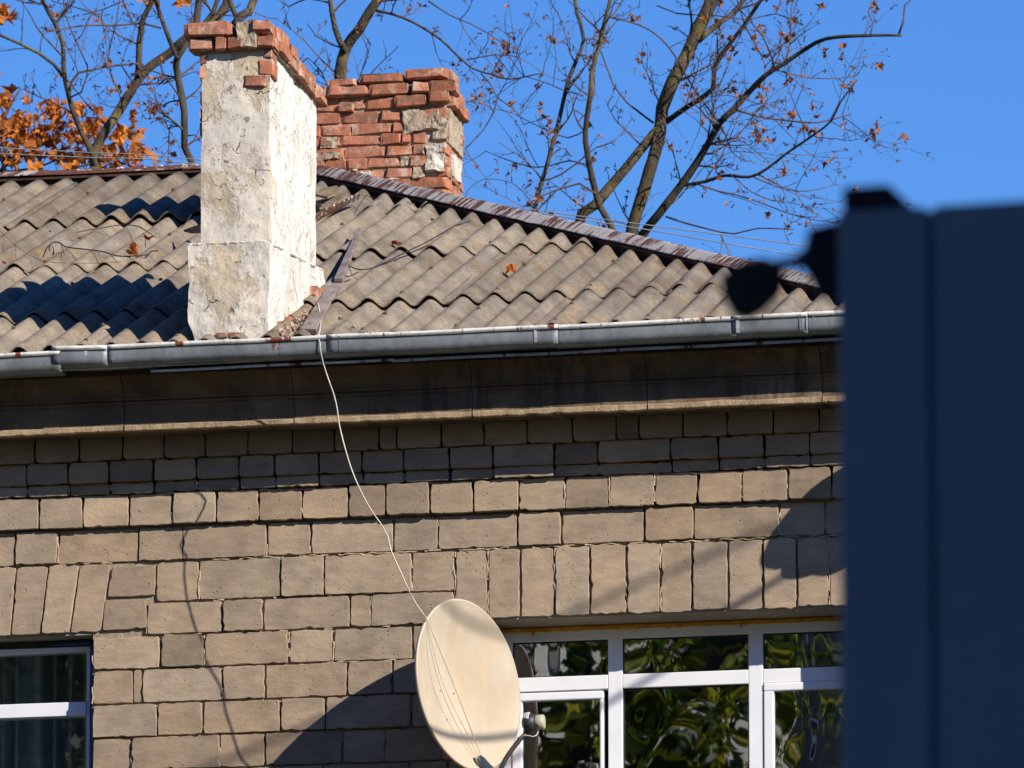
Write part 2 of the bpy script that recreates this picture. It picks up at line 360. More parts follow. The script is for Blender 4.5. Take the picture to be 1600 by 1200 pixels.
# strips between unequal opening heights
slab(wx0, rw['x0'], lw['top'], ztop); slab(rw['x1'], wx1, lw['bot'], ztop)
slab(rw['x0'], rw['x1'], min(rw['bot'], lw['bot']), max(rw['bot'], lw['bot'])-.0001) if rw['bot'] > lw['bot'] else None
if lw['bot'] > rw['bot']: slab(wx0, rw['x0'], rw['bot'], lw['bot'])
wall = hp(b.obj('wall', MORTAR))
b = MB()
b.box(wx0, wx0+.3, YI, 9, GROUND, zt); b.box(wx1-.3, wx1, YI, 9, GROUND, zt); b.box(wx0, wx1, 9, 9.3, GROUND, zt)
hp(b.obj('rear_wall', MORTAR))

def block_mesh(quad, Y, depth=.11, jit=.0015, r=.0028, tilt=True):
    """quad: four (x,z) corners bl, br, tr, tl; a stone with chipped arrises"""
    loop = []
    for i in range(4):
        a = Vector(quad[i]); c = Vector(quad[(i+1) % 4]); n = max(3, int((c-a).length/.024))
        nrm = Vector((-(c-a).y, (c-a).x)).normalized()
        for k in range(n):
            p = a.lerp(c, k/n)
            j = jit*R.gauss(0, .7)
            if R.random() < .07: j += R.uniform(.002, .008)
            if k == 0: p = p + (Vector(quad[(i+2) % 4])-p).normalized()*R.uniform(.001, .008); j = 0
            loop.append(p + nrm*j)
    c = sum(loop, Vector((0, 0)))/len(loop)
    tx, tz = (R.gauss(0, .010), R.gauss(0, .010)) if tilt else (0, 0)
    def yy(p): return Y + (p.x-c.x)*tx + (p.y-c.y)*tz
    v = []; n = len(loop)
    rr = [r*R.uniform(.5, 1.5) for _ in loop]
    for p in loop: v.append((p.x, Y+depth, p.y))
    for p, q in zip(loop, rr): v.append((p.x, yy(p)+q, p.y))
    for p, q in zip(loop, rr):
        d = (c-p).normalized(); p2 = p + d*q*1.0; v.append((p2.x, yy(p2)+R.uniform(0, .0012), p2.y))
    f = []
    for a in range(2):
        for i in range(n):
            j = (i+1) % n; f.append((a*n+i, a*n+j, (a+1)*n+j, (a+1)*n+i))
    f.append(tuple(2*n+i for i in range(n)))
    return v, f
blocks = []
def stone(quad, Y, **k):
    v, f = block_mesh(quad, Y+R.choice([R.uniform(-.004, .003), R.uniform(-.012, -.002), R.uniform(-.001, .005)]), **k); f = [q[::-1] for q in f] if False else f
    o = mesh_obj('stone_block', v, f, STONE, wall); o.matrix_parent_inverse = Matrix.Identity(4); blocks.append(o); return o
G = .0062                         # half joint
joints = []
def course(px_list, z0, z1, Y, g=G, skip=None):
    xs = [atX(p, Y) if not isinstance(p, tuple) else p for p in px_list]
    for i in range(len(xs)-1):
        a, c = xs[i], xs[i+1]
        if skip and skip(i): continue
        e = R.uniform(-.002, .002)
        g1, g2 = R.choice([(.0022, .003), (.003, .005), (.004, .0065)]); stone([(a+g1, z0+g), (c-g1, z0+g+e), (c-g2, z1-g*.5+e), (a+g2, z1-g*.5)], Y)
        joints.append((a, z0, z1, Y))
def ext_left(first, lens, lim=-420):
    out = []; x = first; k = 0
    while x > lim:
        x -= lens[k % len(lens)]*R.uniform(.93, 1.07); out.append(x); k += 1
    return out[::-1]
Z = lambda y, px=0, Y=0: atZ(y, Y, px)
# corbel courses under the cornice
C1 = [54, 122.5, 190.6, 256, 320, 387, 456, 522, 592, 619, 689, 756, 824, 895, 964, 999, 1067, 1137, 1209, 1281, 1349]
course(ext_left(54, [67, 67, 66]) + C1, Z(727, 0, -.10), Z(672, 0, -.10), -.10)
C2 = [41, 106, 170, 239, 306, 373, 429, 497, 565, 630, 702, 770, 865, 934, 1048, 1123, 1194, 1266, 1349]
c2 = ext_left(41, [66, 64, 67]) + C2
course(c2, Z(761.5, 0, -.07), Z(727, 0, -.07), -.07)
course([x+1.5 for x in c2], Z(780, 0, -.045), Z(761.5, 0, -.045), -.045, .005)
C4 = [61, 129, 201, 269, 338, 404, 471.5, 544, 603, 671, 740, 810, 882, 952, 1022.5, 1090.5, 1159, 1231, 1300, 1349]
course(ext_left(61, [68, 70, 66]) + C4, Z(831, 0, -.03), Z(780, 0, -.03), -.03)
C5 = [25, 91, 216.6, 285.5, 417, 486, 615, 684, 809, 877, 1007.6, 1084, 1217, 1289, 1349]
course(ext_left(25, [130, 68]) + C5, Z(886.5, 0, 0), Z(833, 0, 0), 0)
z6, z7, z8 = Z(884+.04*400, 0), Z(935.5+.04*400, 0), Z(986.5+.04*400, 0)
zc = [Z(883, 400), Z(935.5, 400), Z(986.5, 400), Z(1039, 400), Z(1093, 400), Z(1145.5, 400), Z(1198.5, 400)]
z5b = Z(886.5, 0)
def line(px, py): p = at(px, py, 0); return (p.x, p.z)
# first stone right of the left lintel leans with it
def q(*pts): return [line(*p) for p in pts]
stone(q((166.5, 932.5), (242.5, 930), (242.5, 883), (174, 886)), 0)
course([244.5, 311.5, 438.8, 507.5, 643, 711], zc[1], z5b-.004, 0)
stone(q((159.5, 985), (228.5, 981.5), (228.5, 936), (164, 938)), 0)
course([229.7, 348.6, 412, 546.8, 579.6, 711], zc[2], zc[1], 0)
xj, xw = 146.5, 767
course([xj, 252, 320, 452, 521.5, 645, xw], zc[3], zc[2], 0)
course([xj, 210, 223, 348.6, 415.6, 543, 614.6, 690, xw], zc[4], zc[3], 0)
course([xj, 248, 318.5, 440, 510, 643, 712, xw], zc[5], zc[4], 0)
course([xj, 208, 345.6, 415.6, 536, 604, 690, xw], zc[6], zc[5], 0)
hh = zc[5]-zc[6]
pats = [[xj, 243, 312, 440, 508, 640, 700, xw], [xj, 214, 343, 412, 540, 610, xw], [xj, 275, 340, 470, 538, 668, xw], [xj, 212, 345, 410, 545, 612, xw], [xj, 270, 338, 470, 540, 670, xw]]
for i, p in enumerate(pats): course(p, zc[6]-hh*(i+1), zc[6]-hh*i, 0)
# soldier lintel over the left window (leaning stones) and over the right window
tops = [-480, -430, -380, -328, -278, -227, -176, -126, -74, -25, 26, 76.5, 124.7, 172.5]; bots = [-510, -460, -408, -356, -304, -253, -203, -153, -102, -50, 16.6, 64, 109, 158]
for i in range(len(tops)-1):
    def lt(x): return 887.5-.036*x
    def lb(x): return 994-.045*x
    stone(q((bots[i]+1.2, lb(bots[i])), (bots[i+1]-1.2, lb(bots[i+1])), (tops[i+1]-1.2, lt(tops[i+1])), (tops[i]+1.2, lt(tops[i]))), 0, jit=.001)
S = [711, 762, 813, 866.5, 922, 979, 1031.6, 1081, 1137.5, 1191.5, 1244.5, 1294.6, 1349]
for i in range(len(S)-1):
    x0 = atX(S[i]); x1 = atX(S[i+1]); d = R.uniform(-.003, .003)
    zb = rw['top'] + (0 if i < 1 else .0)
    stone([(x0+G, zb+.004+d), (x1-G, zb+.004+d), (x1-G, z5b-.008), (x0+G, z5b-.008)], 0, jit=.0022)
    joints.append((x0, zb, z5b, 0)); joints.append((x0, zb, z5b, 0))
# lintel soffits
SOF = simple('rendered_soffit', (.26, .22, .18), (.36, .31, .26), 5)
b = MB(); b.box(rw['x0']+.003, rw['x1']-.003, .016, RW_Y+.06, rw['top']-.002, rw['top']+.03); b.obj('lintel_soffit', SOF, wall)
b = MB(); b.box(lw['x0']+.003, lw['x1']-.003, .016, LW_Y+.1, lw['top']-.002, lw['top']+.03); b.obj('lintel_soffit', SOF, wall)
# squeezed mortar in the joints
b = MB()
def bead(p0, p1, Y, r, wig=.004, keep=.8):
    p0 = Vector(p0); p1 = Vector(p1); n = max(2, int((p1-p0).length/.013)); run = []
    ph = R.uniform(0, 50)
    for k in range(n+1):
        p = p0.lerp(p1, k/n); nx = noise.noise(Vector((ph, k*.35, 0)))*wig*2; ny = noise.noise(Vector((ph+9, k*.3, 0)))*.006
        on = noise.noise(Vector((ph+20, k*.18, 0)))*.5+.5 < keep
        dr = (p1-p0).normalized(); nr = Vector((-dr.y, dr.x)); qq = p + nr*nx
        if on: run.append((Vector((qq.x, Y+.0055+ny, qq.y)), r*(1+.7*noise.noise(Vector((ph+30, k*.6, 0)))+R.uniform(-.15, .15))))
        if (not on or k == n) and len(run) > 1:
            b.tube([a for a, _ in run], [c for _, c in run], 5); run = []
        elif not on: run = []
for (x, z0, z1, Y) in joints:
    if Y > -.06 and R.random() < .62: bead((x, z0+.01), (x, z1-.01), Y, .0048, .004, R.choice([.42, .5, .62]))
for z, x0, x1, kp in ((z5b-.002, atX(330), X_R-.02, .62), (zc[1], atX(330), atX(711), .42), (zc[2], atX(230), atX(700), .40), (z5b-.002, X_L, atX(200), .45), (zc[3], atX(500), atX(660), .5), (Z(781, 0, -.03)-.002, X_L, X_R, .5)):
    bead((x0, z), (x1, z), -.03 if z > z5b+.1 else 0, .0042, .005, kp)
tag(b.obj('mortar', MORTAR_L, wall), kind='stuff')

# ---- cornice
cor = hp(empty('cornice')); cor.matrix_parent_inverse = Matrix.Translation((0, 0, -GROUND))
YL = -.30
def zc_(y, Y): return atZ(y, Y, 0)
prof = [(YL, zc_(681.5, YL)), (YL, zc_(645, YL)), (YL-.004, zc_(643, YL)), (YL-.014, zc_(642, YL)), (YL-.014, zc_(639, YL)), (YL-.006, zc_(638, YL)), (YL-.006, zc_(636.5, YL)),
        (YL-.022, zc_(636, YL)), (YL-.022, zc_(633, YL)), (YL-.014, zc_(632, YL)), (YL-.022, zc_(625, YL)), (YL-.038, zc_(617, YL)), (YL-.062, zc_(609, YL)), (YL-.10, zc_(602, YL)), (YL-.10, zc_(590, YL)), (.30, zc_(590, YL)), (.30, zc_(676, YL)), (-.08, zc_(676, YL)), (-.10, zc_(681.5, YL)+.006)]
LIT_EDGE = simple('painted_sunlit_edge', (.23, .17, .11), (.40, .30, .195), 9, .92, .1, .9, .006, bs=90)  # paler than the fascia: sunlight on the lower edge painted into the colour
segs = [-430, -200, -40, 194, 460, 738, 1012, 1285, 1475]
def panel(x0, x1, dz, dy, tilt):
    n = max(2, int((x1-x0)/.02)); v = []; f = []; m = len(prof)
    for i in range(n+1):
        x = x0+(x1-x0)*i/n
        for k, (y, z) in enumerate(prof):
            ny = noise.noise(Vector((x*3, k*.7, dz*99)))*.003
            nz = noise.noise(Vector((x*2, k*.3, 4)))*.002
            if k == 0: nz += noise.noise(Vector((x*22, 1, 7)))*.006 + (max(0, noise.noise(Vector((x*7, 3, 1)))-.35))*.03; ny += noise.noise(Vector((x*30, 5, 7)))*.003
            if k == 18: nz += .004
            v.append((x, y+ny+dy, z+nz+dz+tilt*(x-(x0+x1)/2)))
    for i in range(n):
        for k in range(m):
            f.append((i*m+k, i*m+(k+1) % m, (i+1)*m+(k+1) % m, (i+1)*m+k))
    f += [tuple(range(m))[::-1], tuple(n*m+k for k in range(m))]
    return v, f
for i in range(len(segs)-1):
    v, f = panel(atX(segs[i], YL, 660)+.002, atX(segs[i+1], YL, 660)-.002, R.uniform(-.002, .003), R.uniform(-.004, .003), R.uniform(-.003, .003))
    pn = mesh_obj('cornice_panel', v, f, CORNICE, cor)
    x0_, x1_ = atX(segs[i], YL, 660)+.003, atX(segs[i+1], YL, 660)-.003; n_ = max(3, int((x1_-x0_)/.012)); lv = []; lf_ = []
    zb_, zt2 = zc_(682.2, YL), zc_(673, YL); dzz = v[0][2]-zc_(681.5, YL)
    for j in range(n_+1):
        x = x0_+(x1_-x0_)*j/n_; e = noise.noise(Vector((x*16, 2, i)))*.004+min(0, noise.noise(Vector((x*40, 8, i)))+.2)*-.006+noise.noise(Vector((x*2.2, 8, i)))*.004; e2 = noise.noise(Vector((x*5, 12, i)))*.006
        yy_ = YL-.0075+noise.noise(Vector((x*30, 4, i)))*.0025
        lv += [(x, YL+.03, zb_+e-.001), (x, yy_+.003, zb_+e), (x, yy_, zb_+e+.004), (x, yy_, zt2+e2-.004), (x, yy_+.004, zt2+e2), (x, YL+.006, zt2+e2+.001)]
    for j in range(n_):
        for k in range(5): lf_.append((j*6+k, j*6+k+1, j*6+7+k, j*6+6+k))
    mesh_obj('sunlit_edge_strip', lv, lf_, LIT_EDGE, cor)  # added strip that carries the painted sunlit band

# ================================================================== ROOF
T = .40; TH = math.atan(T)
E_Y = -.475                                             # eave edge of the sheets
E_Z = atZ(521, E_Y, 800) - .012
RO = Vector((0, E_Y, E_Z)); ES = Vector((0, math.cos(TH), math.sin(TH))); EN = Vector((0, -math.sin(TH), math.cos(TH)))
def on_roof(px, py, up=0.0):
    d = ray(px, py); o = RO + EN*up; t = (o-CAM).dot(EN)/d.dot(EN); return CAM+d*t
def roof_pt(x, v, n=0): return RO + Vector((x, 0, 0)) + ES*v + EN*n
hipA = on_roof(1372, 485); hipB = on_roof(436, 275)
def vof(p): return (p-RO).dot(ES)
V_R = vof(hipB)                                       # ridge distance up the slope
hd = Vector((hipB.x-hipA.x, hipB.y-hipA.y)).normalized()   # plan direction of the hip
hn = Vector((-hd.y, hd.x)); hn = hn if hn.x < 0 else -hn     # pointing to the front slope side (left / front)
if hn.y > 0: hn = -hn
roof = hp(empty('roof'))
PITCH = .1555; AMP = .026
cx = on_roof(249, 278).x; PH = cx
def wave(x): return AMP*math.cos(2*math.pi*(x-PH)/PITCH)
def sheet(x0, x1, v0, v1, lift0=0, lift1=0, dx=0, clip=True, parent=None, skew=0, mat=SLATE, nudge=0):
    nu = max(4, int(round((x1-x0)/PITCH*10))); nv = max(2, int((v1-v0)/.16)); V = []; F = []
    ph = R.uniform(0, 99)
    for j in range(nv+1):
        v = v0+(v1-v0)*j/nv
        for i in range(nu+1):
            x = x0+(x1-x0)*i/nu
            e = 0
            if j == 0: e = noise.noise(Vector((x*14, ph, 0)))*.008
            n = AMP + wave(x) + lift0+(lift1-lift0)*j/nv + noise.noise(Vector((x*1.5, v*1.5, ph)))*.006
            V.append(roof_pt(x+dx+skew*(v-v0), v+e+nudge, n))
    for j in range(nv):
        for i in range(nu):
            a = j*(nu+1)+i; F.append((a, a+1, a+nu+2, a+nu+1))
    bm = bmesh.new(); bv = [bm.verts.new(p) for p in V]
    for q_ in F: bm.faces.new([bv[i] for i in q_])
    if clip:
        off = Vector((hipA.x, hipA.y)) + hn*.115
        bmesh.ops.bisect_plane(bm, geom=bm.verts[:]+bm.edges[:]+bm.faces[:], plane_co=(off.x, off.y, 0), plane_no=(-hn.x, -hn.y, 0), clear_outer=True)
    if not bm.faces: bm.free(); return None
    o = bm_obj('roof_sheet', bm, mat, parent or roof, True)
    md = o.modifiers.new('thick', 'SOLIDIFY'); md.thickness = .007; md.offset = 1; return o
# seams between the rows, measured up the slope
vC = vof(on_roof(130, 509)); vB = vof(on_roof(130, 433)); vA = vof(on_roof(130, 362))
nails = MB()
rows = [(-.085, vC+.13), (vC, vB+.13), (vB, vA+.13), (vA, V_R-.10)]
W = PITCH*7
for r_, (v0, v1) in enumerate(rows):
    x = PH - W*6 + [0, 3, 1, 5][r_]*PITCH*.999 - PITCH*.28; k = 0
    while x < X_R+1.0:
        l0 = .005 + (0.010 if r_ else 0) + R.uniform(0, .010) + (.008 if k % 2 else 0)
        sheet(x-.07, x+W, v0+(R.uniform(-.03, .03) if r_ else 0), v1, l0, .0 + (.008 if k % 2 else 0), dx=R.uniform(-.006, .006), skew=R.uniform(-.004, .004))
        for q_ in range(7):
            if (q_+k) % 3: continue
            xc = PH+round((x+q_*PITCH-PH)/PITCH)*PITCH
            for vv in (v0+.09, (v0+v1)/2):
                p = roof_pt(xc+R.uniform(-.012, .012), vv+R.uniform(-.02, .02), 2*AMP+l0+.004)
                if (Vector((p.x, p.y))-Vector((hipA.x, hipA.y))).dot(hn) > .2 and p.y < hipB.y-.2: nails.tube([p-EN*.004, p+EN*.004, p+EN*.009], [.011, .010, .003], 7)
        x += W; k += 1
tag(nails.obj('roof_nails', simple('rusty_nail', (.08, .04, .025), (.16, .09, .06), 20), roof), kind='stuff')
# hip-end slope and rear slope (seen only from the side)
corner_back = Vector((hipA.x, 2*hipB.y-hipA.y, hipA.z))
XL_FAR = X_L-6.3
deck = MB()
dn = -.05
A_, B_ = hipA+Vector((0, 0, dn)), hipB+Vector((0, 0, dn)); Cb = corner_back+Vector((0, 0, dn)); L0 = Vector((XL_FAR, E_Y+.03, E_Z+dn)); L1 = Vector((XL_FAR, hipB.y, hipB.z+dn)); L2 = Vector((XL_FAR, Cb.y, Cb.z))
deck.add([L0, A_, B_, L1, Cb, L2], [(0, 1, 2, 3), (1, 4, 2), (3, 2, 4, 5), (0, 3, 5)])
o = deck.obj('roof_deck', DARKWOOD, roof)
# corrugated covering of the hip end: one wavy surface of sheets
def hip_end():
    n = (hipB-hipA).cross(corner_back-hipA).normalized(); n = n if n.z > 0 else -n
    ev = Vector((0, 1, 0)); upv = n.cross(ev); upv = upv if upv.z > 0 else -upv
    L = (corner_back-hipA).length; H = (hipB-hipA).dot(upv); ym = (hipB-hipA).dot(ev)
    for s in range(int(L/1.09)+1):
        V = []; F = []; y0, y1 = s*1.09, min(L, s*1.09+1.12); nu = 56; nv = 10
        for j in range(nv+1):
            for i in range(nu+1):
                y = y0+(y1-y0)*i/nu; lim = H*min(y/ym, (L-y)/(L-ym)) if 0 < y < L else 0
                v = min(H*j/nv, max(lim-.05, 0)); V.append(hipA+ev*y+upv*v+n*(AMP+AMP*math.cos(2*math.pi*y/PITCH)))
        for j in range(nv):
            for i in range(nu):
                a = j*(nu+1)+i; F.append((a, a+1, a+nu+2, a+nu+1))
        mesh_obj('roof_sheet', V, F, SLATE, roof, True)
hip_end()
# ridge and hip caps
def cap(P, Q_, side, name, mat, hA=.105, drop=.052, out=.085, seg=.05, wob=.006, under=True):
    d = (Q_-P); L = d.length; d.normalize(); n = max(2, int(L/seg)); V = []; F = []
    pr = [(-out, -drop), (-out*.985, -drop+.004), (-.02, -.006), (0, 0), (.02, -.006), (out, -drop)]
    for i in range(n+1):
        p = P+d*(L*i/n)+Vector((0, 0, hA))
        for k, (a, h) in enumerate(pr):
            w_ = noise.noise(Vector((i*.35, k, 3)))*wob
            V.append(p - side*a*-1 + Vector((0, 0, h+w_)) if False else p + side*(-a) + Vector((0, 0, h+w_)))
    m = len(pr)
    for i in range(n):
        for k in range(m-1): F.append((i*m+k, (i+1)*m+k, (i+1)*m+k+1, i*m+k+1))
    o = mesh_obj(name, V, F, mat, roof)
    md = o.modifiers.new('thick', 'SOLIDIFY'); md.thickness = .004; return o
sideH = Vector((hn.x, hn.y, 0)); sideR = Vector((0, -1, 0))
ntiles = 3
for i in range(ntiles):
    a = hipB.lerp(hipA, i/ntiles); c = hipB.lerp(hipA, (i+1)/ntiles+ (.012 if i < ntiles-1 else 0))
    cap(a+Vector((0, 0, .003*(ntiles-i))), c+Vector((0, 0, .003*(ntiles-i))), sideH, 'hip_cap', HIPCAP)
rl = Vector((XL_FAR, hipB.y, hipB.z)); r0 = hipB
ends = [hipB.x, atX(305, hipB.y, 250), atX(78, hipB.y, 270), atX(-330, hipB.y, 270), XL_FAR]
for i in range(4):
    a = Vector((ends[i], hipB.y, hipB.z)); c = Vector((ends[i+1]-.05, hipB.y, hipB.z))
    cap(c+Vector((0, 0, .004*i)), a+Vector((0, 0, .004*i)), sideR, 'ridge_cap', HIPCAP if i == 2 else RIDGECAP, drop=.045, hA=.085)
b = MB()
def board(P, Q_, side, z0, z1, w_):
    v = []
    for p in (P, Q_):
        for s, z in ((w_, z0), (-w_, z0), (-w_, z1), (w_, z1)): v.append(p+side*s+Vector((0, 0, z)))
    b.add(v, [(0, 1, 2, 3), (7, 6, 5, 4), (0, 4, 5, 1), (1, 5, 6, 2), (2, 6, 7, 3), (3, 7, 4, 0)])
board(hipA, hipB, sideH, -.07, .062, .06); board(rl, hipB, sideR, -.07, .045, .055)
b.obj('ridge_board', DARKWOOD, roof)
b = MB()                                               # thin batten edge showing under the caps
board(hipA+sideH*.074, hipB+sideH*.074, sideH, .036, .048, .006); board(rl+sideR*.074, hipB+sideR*.074, sideR, .022, .034, .006)
b.obj('cap_batten', simple('rusty_brown_batten', (.03, .017, .013), (.085, .045, .032), 8), roof)

# ---- gutter
gut = hp(empty('gutter'))
GY = -.565
def gprof(zl, h=.093):
    return [(GY+.006, zl-.004), (GY+.002, zl+.003), (GY-.011, zl+.002), (GY-.012, zl-.012), (GY-.0005, zl-.014), (GY-.001, zl-.030), (GY+.001, zl-.060), (GY+.008, zl-.082), (GY+.034, zl-h), (GY+.10, zl-h-.004), (GY+.115, zl-.03)]
def gutter_seg(px0, px1, y0, y1, name='gutter_segment', dy=0, bulge=.004):
    p0, p1 = at(px0, y0, GY), at(px1, y1, GY); n = max(4, int((p1.x-p0.x)/.03)); V = []; F = []
    ph = R.uniform(0, 50)
    for i in range(n+1):
        t = i/n; x = p0.x+(p1.x-p0.x)*t; zl = p0.z+(p1.z-p0.z)*t + noise.noise(Vector((x*1.6, ph, 0)))*.004
        for k, (y, z) in enumerate(gprof(zl)):
            V.append((x, y+dy+noise.noise(Vector((x*3, k*.4, ph)))*bulge*(1 if k > 3 else .5), z+(noise.noise(Vector((x*5, ph, k)))*.0025 if k > 5 else 0)))
    m = 11
    for i in range(n):
        for k in range(m-1): F.append((i*m+k, (i+1)*m+k, (i+1)*m+k+1, i*m+k+1))
    o = mesh_obj(name, V, F, ZINC, gut, True); o.data.materials.append(ZINC_LIP)
    for f in o.data.polygons:
        if f.index % (m-1) < 4: f.material_index = 1
    md = o.modifiers.new('thick', 'SOLIDIFY'); md.thickness = .0025; return o
def gy(x): return 548.5-.0468*x
gutter_seg(-430, 95, gy(-430)+6, 553-3.5)
gutter_seg(82, 168, gy(82)-2, gy(168)+1, dy=-.006)
gutter_seg(167, 520, gy(167), gy(520)+1)
gutter_seg(512, 872, gy(512)+.5, gy(872)+1.5, dy=-.004)
gutter_seg(866, 1150, gy(866)+2, gy(1150)+1)
gutter_seg(1144, 1262, gy(1144)+.5, gy(1262), dy=-.004)
gutter_seg(1256, 1480, gy(1256), gy(1480))
for px, wd, tall in ((135, .014, 0), (531, .006, 0), (837, .014, .016), (1153, .015, .0), (1250, .004, 0), (1260, .004, 0)):
    x = atX(px, GY, 520); zl = at(px, gy(px), GY).z+.002; pr = gprof(zl)[3:9]
    V = []; ring = [(y-.010, z+tall*(1 if i == 0 else 0)) for i, (y, z) in enumerate(pr)]
    bm_ = MB(); inner = [(y+.004, z) for y, z in pr]
    bm_.extrude_x(ring+inner[::-1], x-wd/2, x+wd/2); o = bm_.obj('gutter_strap', ZINC_DRIP if wd > .01 else ZINC, gut)
    if tall: o.rotation_euler = (0, 0, 0)
# flashing strips below it
YF = -.55
def drip(px0, px1, y0, y1, Y, h, mat, back=.12, droop=0):
    p0, p1 = at(px0, y0, Y), at(px1, y1, Y); n = max(3, int((p1.x-p0.x)/.04)); V = []; F = []
    for i in range(n+1):
        t = i/n; x = p0.x+(p1.x-p0.x)*t; z = p0.z+(p1.z-p0.z)*t+noise.noise(Vector((x*2.3, Y*50, 0)))*.003
        for (y, zz) in ((Y, z-h), (Y-.003, z-h*.4), (Y, z), (Y+back, z+.012)):
            V.append((x, y+noise.noise(Vector((x*2, zz, 1)))*.004, zz))
    for i in range(n):
        for k in range(3): F.append((i*4+k, (i+1)*4+k, (i+1)*4+k+1, i*4+k+1))
    o = mesh_obj('drip_flashing', V, F, mat, gut); md = o.modifiers.new('thick', 'SOLIDIFY'); md.thickness = .003; return o
drip(-430, 262, 581+18, 569.5, -.515, .010, ZINC_LIP)
drip(262, 1420, 570.5, 512, -.515, .005, ZINC_LIP)
drip(236, 615, 578, 559.5, -.50, .013, ZINC_LIP, .1)
drip(612, 1420, 561.5, 522.5, -.495, .015, ZINC_DRIP, .1)
b = MB(); x0, x1 = XL_FAR, X_R+.42; z0 = at(0, 588, -.46).z
b.box(x0, x1, -.43, .30, z0-.006, z0+.03); b.box(x0, x1, -.425, -.41, z0-.012, z0+.10)
b.obj('eave_board', DARKWOOD, gut)

# ================================================================== bricks
def brick_meshes(n, mat, ji=.045):
    out = []
    for k in range(n):
        bm = bmesh.new(); bmesh.ops.create_cube(bm, size=1)
        bmesh.ops.bevel(bm, geom=bm.edges[:], offset=.085, segments=1, affect='EDGES')
        bmesh.ops.triangulate(bm, faces=bm.faces[:])
        for v in bm.verts: v.co += Vector((R.gauss(0, .016), R.gauss(0, .05), R.gauss(0, .055)))
        m = bpy.data.meshes.new('brick'); bm.to_mesh(m); bm.free(); m.materials.append(mat); out.append(m)
    return out
BR = brick_meshes(6, BRICK)
def brick(parent, x0, x1, y0, y1, z0, z1, rz=0, ry=0):
    o = inst('brick', R.choice(BR), parent); o.location = ((x0+x1)/2, (y0+y1)/2, (z0+z1)/2)
    o.scale = ((x1-x0)*1.03+.003, (y1-y0)*1.03, (z1-z0)*1.05+.002); o.rotation_euler = (R.gauss(0, .012), ry+R.gauss(0, .01), rz+R.gauss(0, .012)); return o
def rough_box(x0, x1, y0, y1, z0, z1, res, amp, name, mat, parent, taper=None, fs=6.0, seed=0, extra=None):
    bm = bmesh.new(); 
    nx, ny, nz = [max(2, int(round(a/res))) for a in (x1-x0, y1-y0, z1-z0)]
    def grid(o, u, v, nu, nv):
        vs_ = [[bm.verts.new(o+u*(i/nu)+v*(j/nv)) for i in range(nu+1)] for j in range(nv+1)]
        for j in range(nv):
            for i in range(nu): bm.faces.new((vs_[j][i], vs_[j][i+1], vs_[j+1][i+1], vs_[j+1][i]))
    X, Y_, Z_ = Vector((x1-x0, 0, 0)), Vector((0, y1-y0, 0)), Vector((0, 0, z1-z0)); o = Vector((x0, y0, z0))
    grid(o, X, Z_, nx, nz); grid(o+X, Y_, Z_, ny, nz); grid(o+X+Y_, -X, Z_, nx, nz); grid(o+Y_, -Y_, Z_, ny, nz); grid(o+Z_, X, Y_, nx, ny); grid(o+Y_, X, -Y_, nx, ny)
    bmesh.ops.remove_doubles(bm, verts=bm.verts[:], dist=1e-5)
    for v in bm.verts:
        p = v.co*fs+Vector((seed, 0, 0)); d = noise.noise_vector(p)*amp + noise.noise_vector(p*3.1)*amp*.4 + noise.noise_vector(p*9)*amp*.16
        v.co += d
        if extra: extra(v)
    return bm_obj(name, bm, mat, parent)

# ---- front chimney: plastered shaft with a brick crown
ch = hp(empty('chimney'))
CY0 = -.43
s_at = lambda px, py: at(px, py, CY0)
ux0, ux1 = s_at(315, 200).x, s_at(421, 200).x; uD = (490-421)/(.2*315)
zt_ = s_at(400, 62).z; zm = s_at(360, 384).z; zb = s_at(360, 540).z
def sh(v):   # wear the arrises off
    pass
rough_box(ux0, ux1, CY0, CY0+1.06, zm-.02, zt_+.02, .013, .007, 'plaster_shaft', PLASTER, ch, seed=3)
lx0, lx1 = s_at(297, 450).x, s_at(424, 450).x
def lowshape(v):
    d = (v.co.y-CY0)
    if v.co.z > zm-.05: v.co.z += d*.105
    t = max(0, (zm-.25-v.co.z))/.3
    if v.co.x < (lx0+lx1)/2 and v.co.z < zb+.12: v.co.x += (zb+.12-v.co.z)*.35
LY = CY0-.05
rough_box(lx0, lx1, LY, CY0+1.2, zb-.02, zm+.005, .013, .011, 'plaster_base', PLASTER, ch, seed=13, extra=lowshape)
lb = MB()
P_ = [Vector((lx0+.004+(lx1-lx0-.004)*i/26, LY+.012+noise.noise(Vector((i*.5, 1, 0)))*.008, zm+.004+noise.noise(Vector((i*.7, 5, 0)))*.009)) for i in range(27)]
P_ += [Vector((lx1-.006+noise.noise(Vector((i*.5, 9, 0)))*.006, CY0+i*.045, zm+.004+i*.045*.105+noise.noise(Vector((i*.7, 3, 0)))*.008)) for i in range(27)]
lb.tube(P_, [max(.003, .0075*(1+1.1*noise.noise(Vector((i*.55, 2, 2))))) for i in range(len(P_))], 6, wob=.05); lb.obj('ledge_mortar', PLASTER, ch)
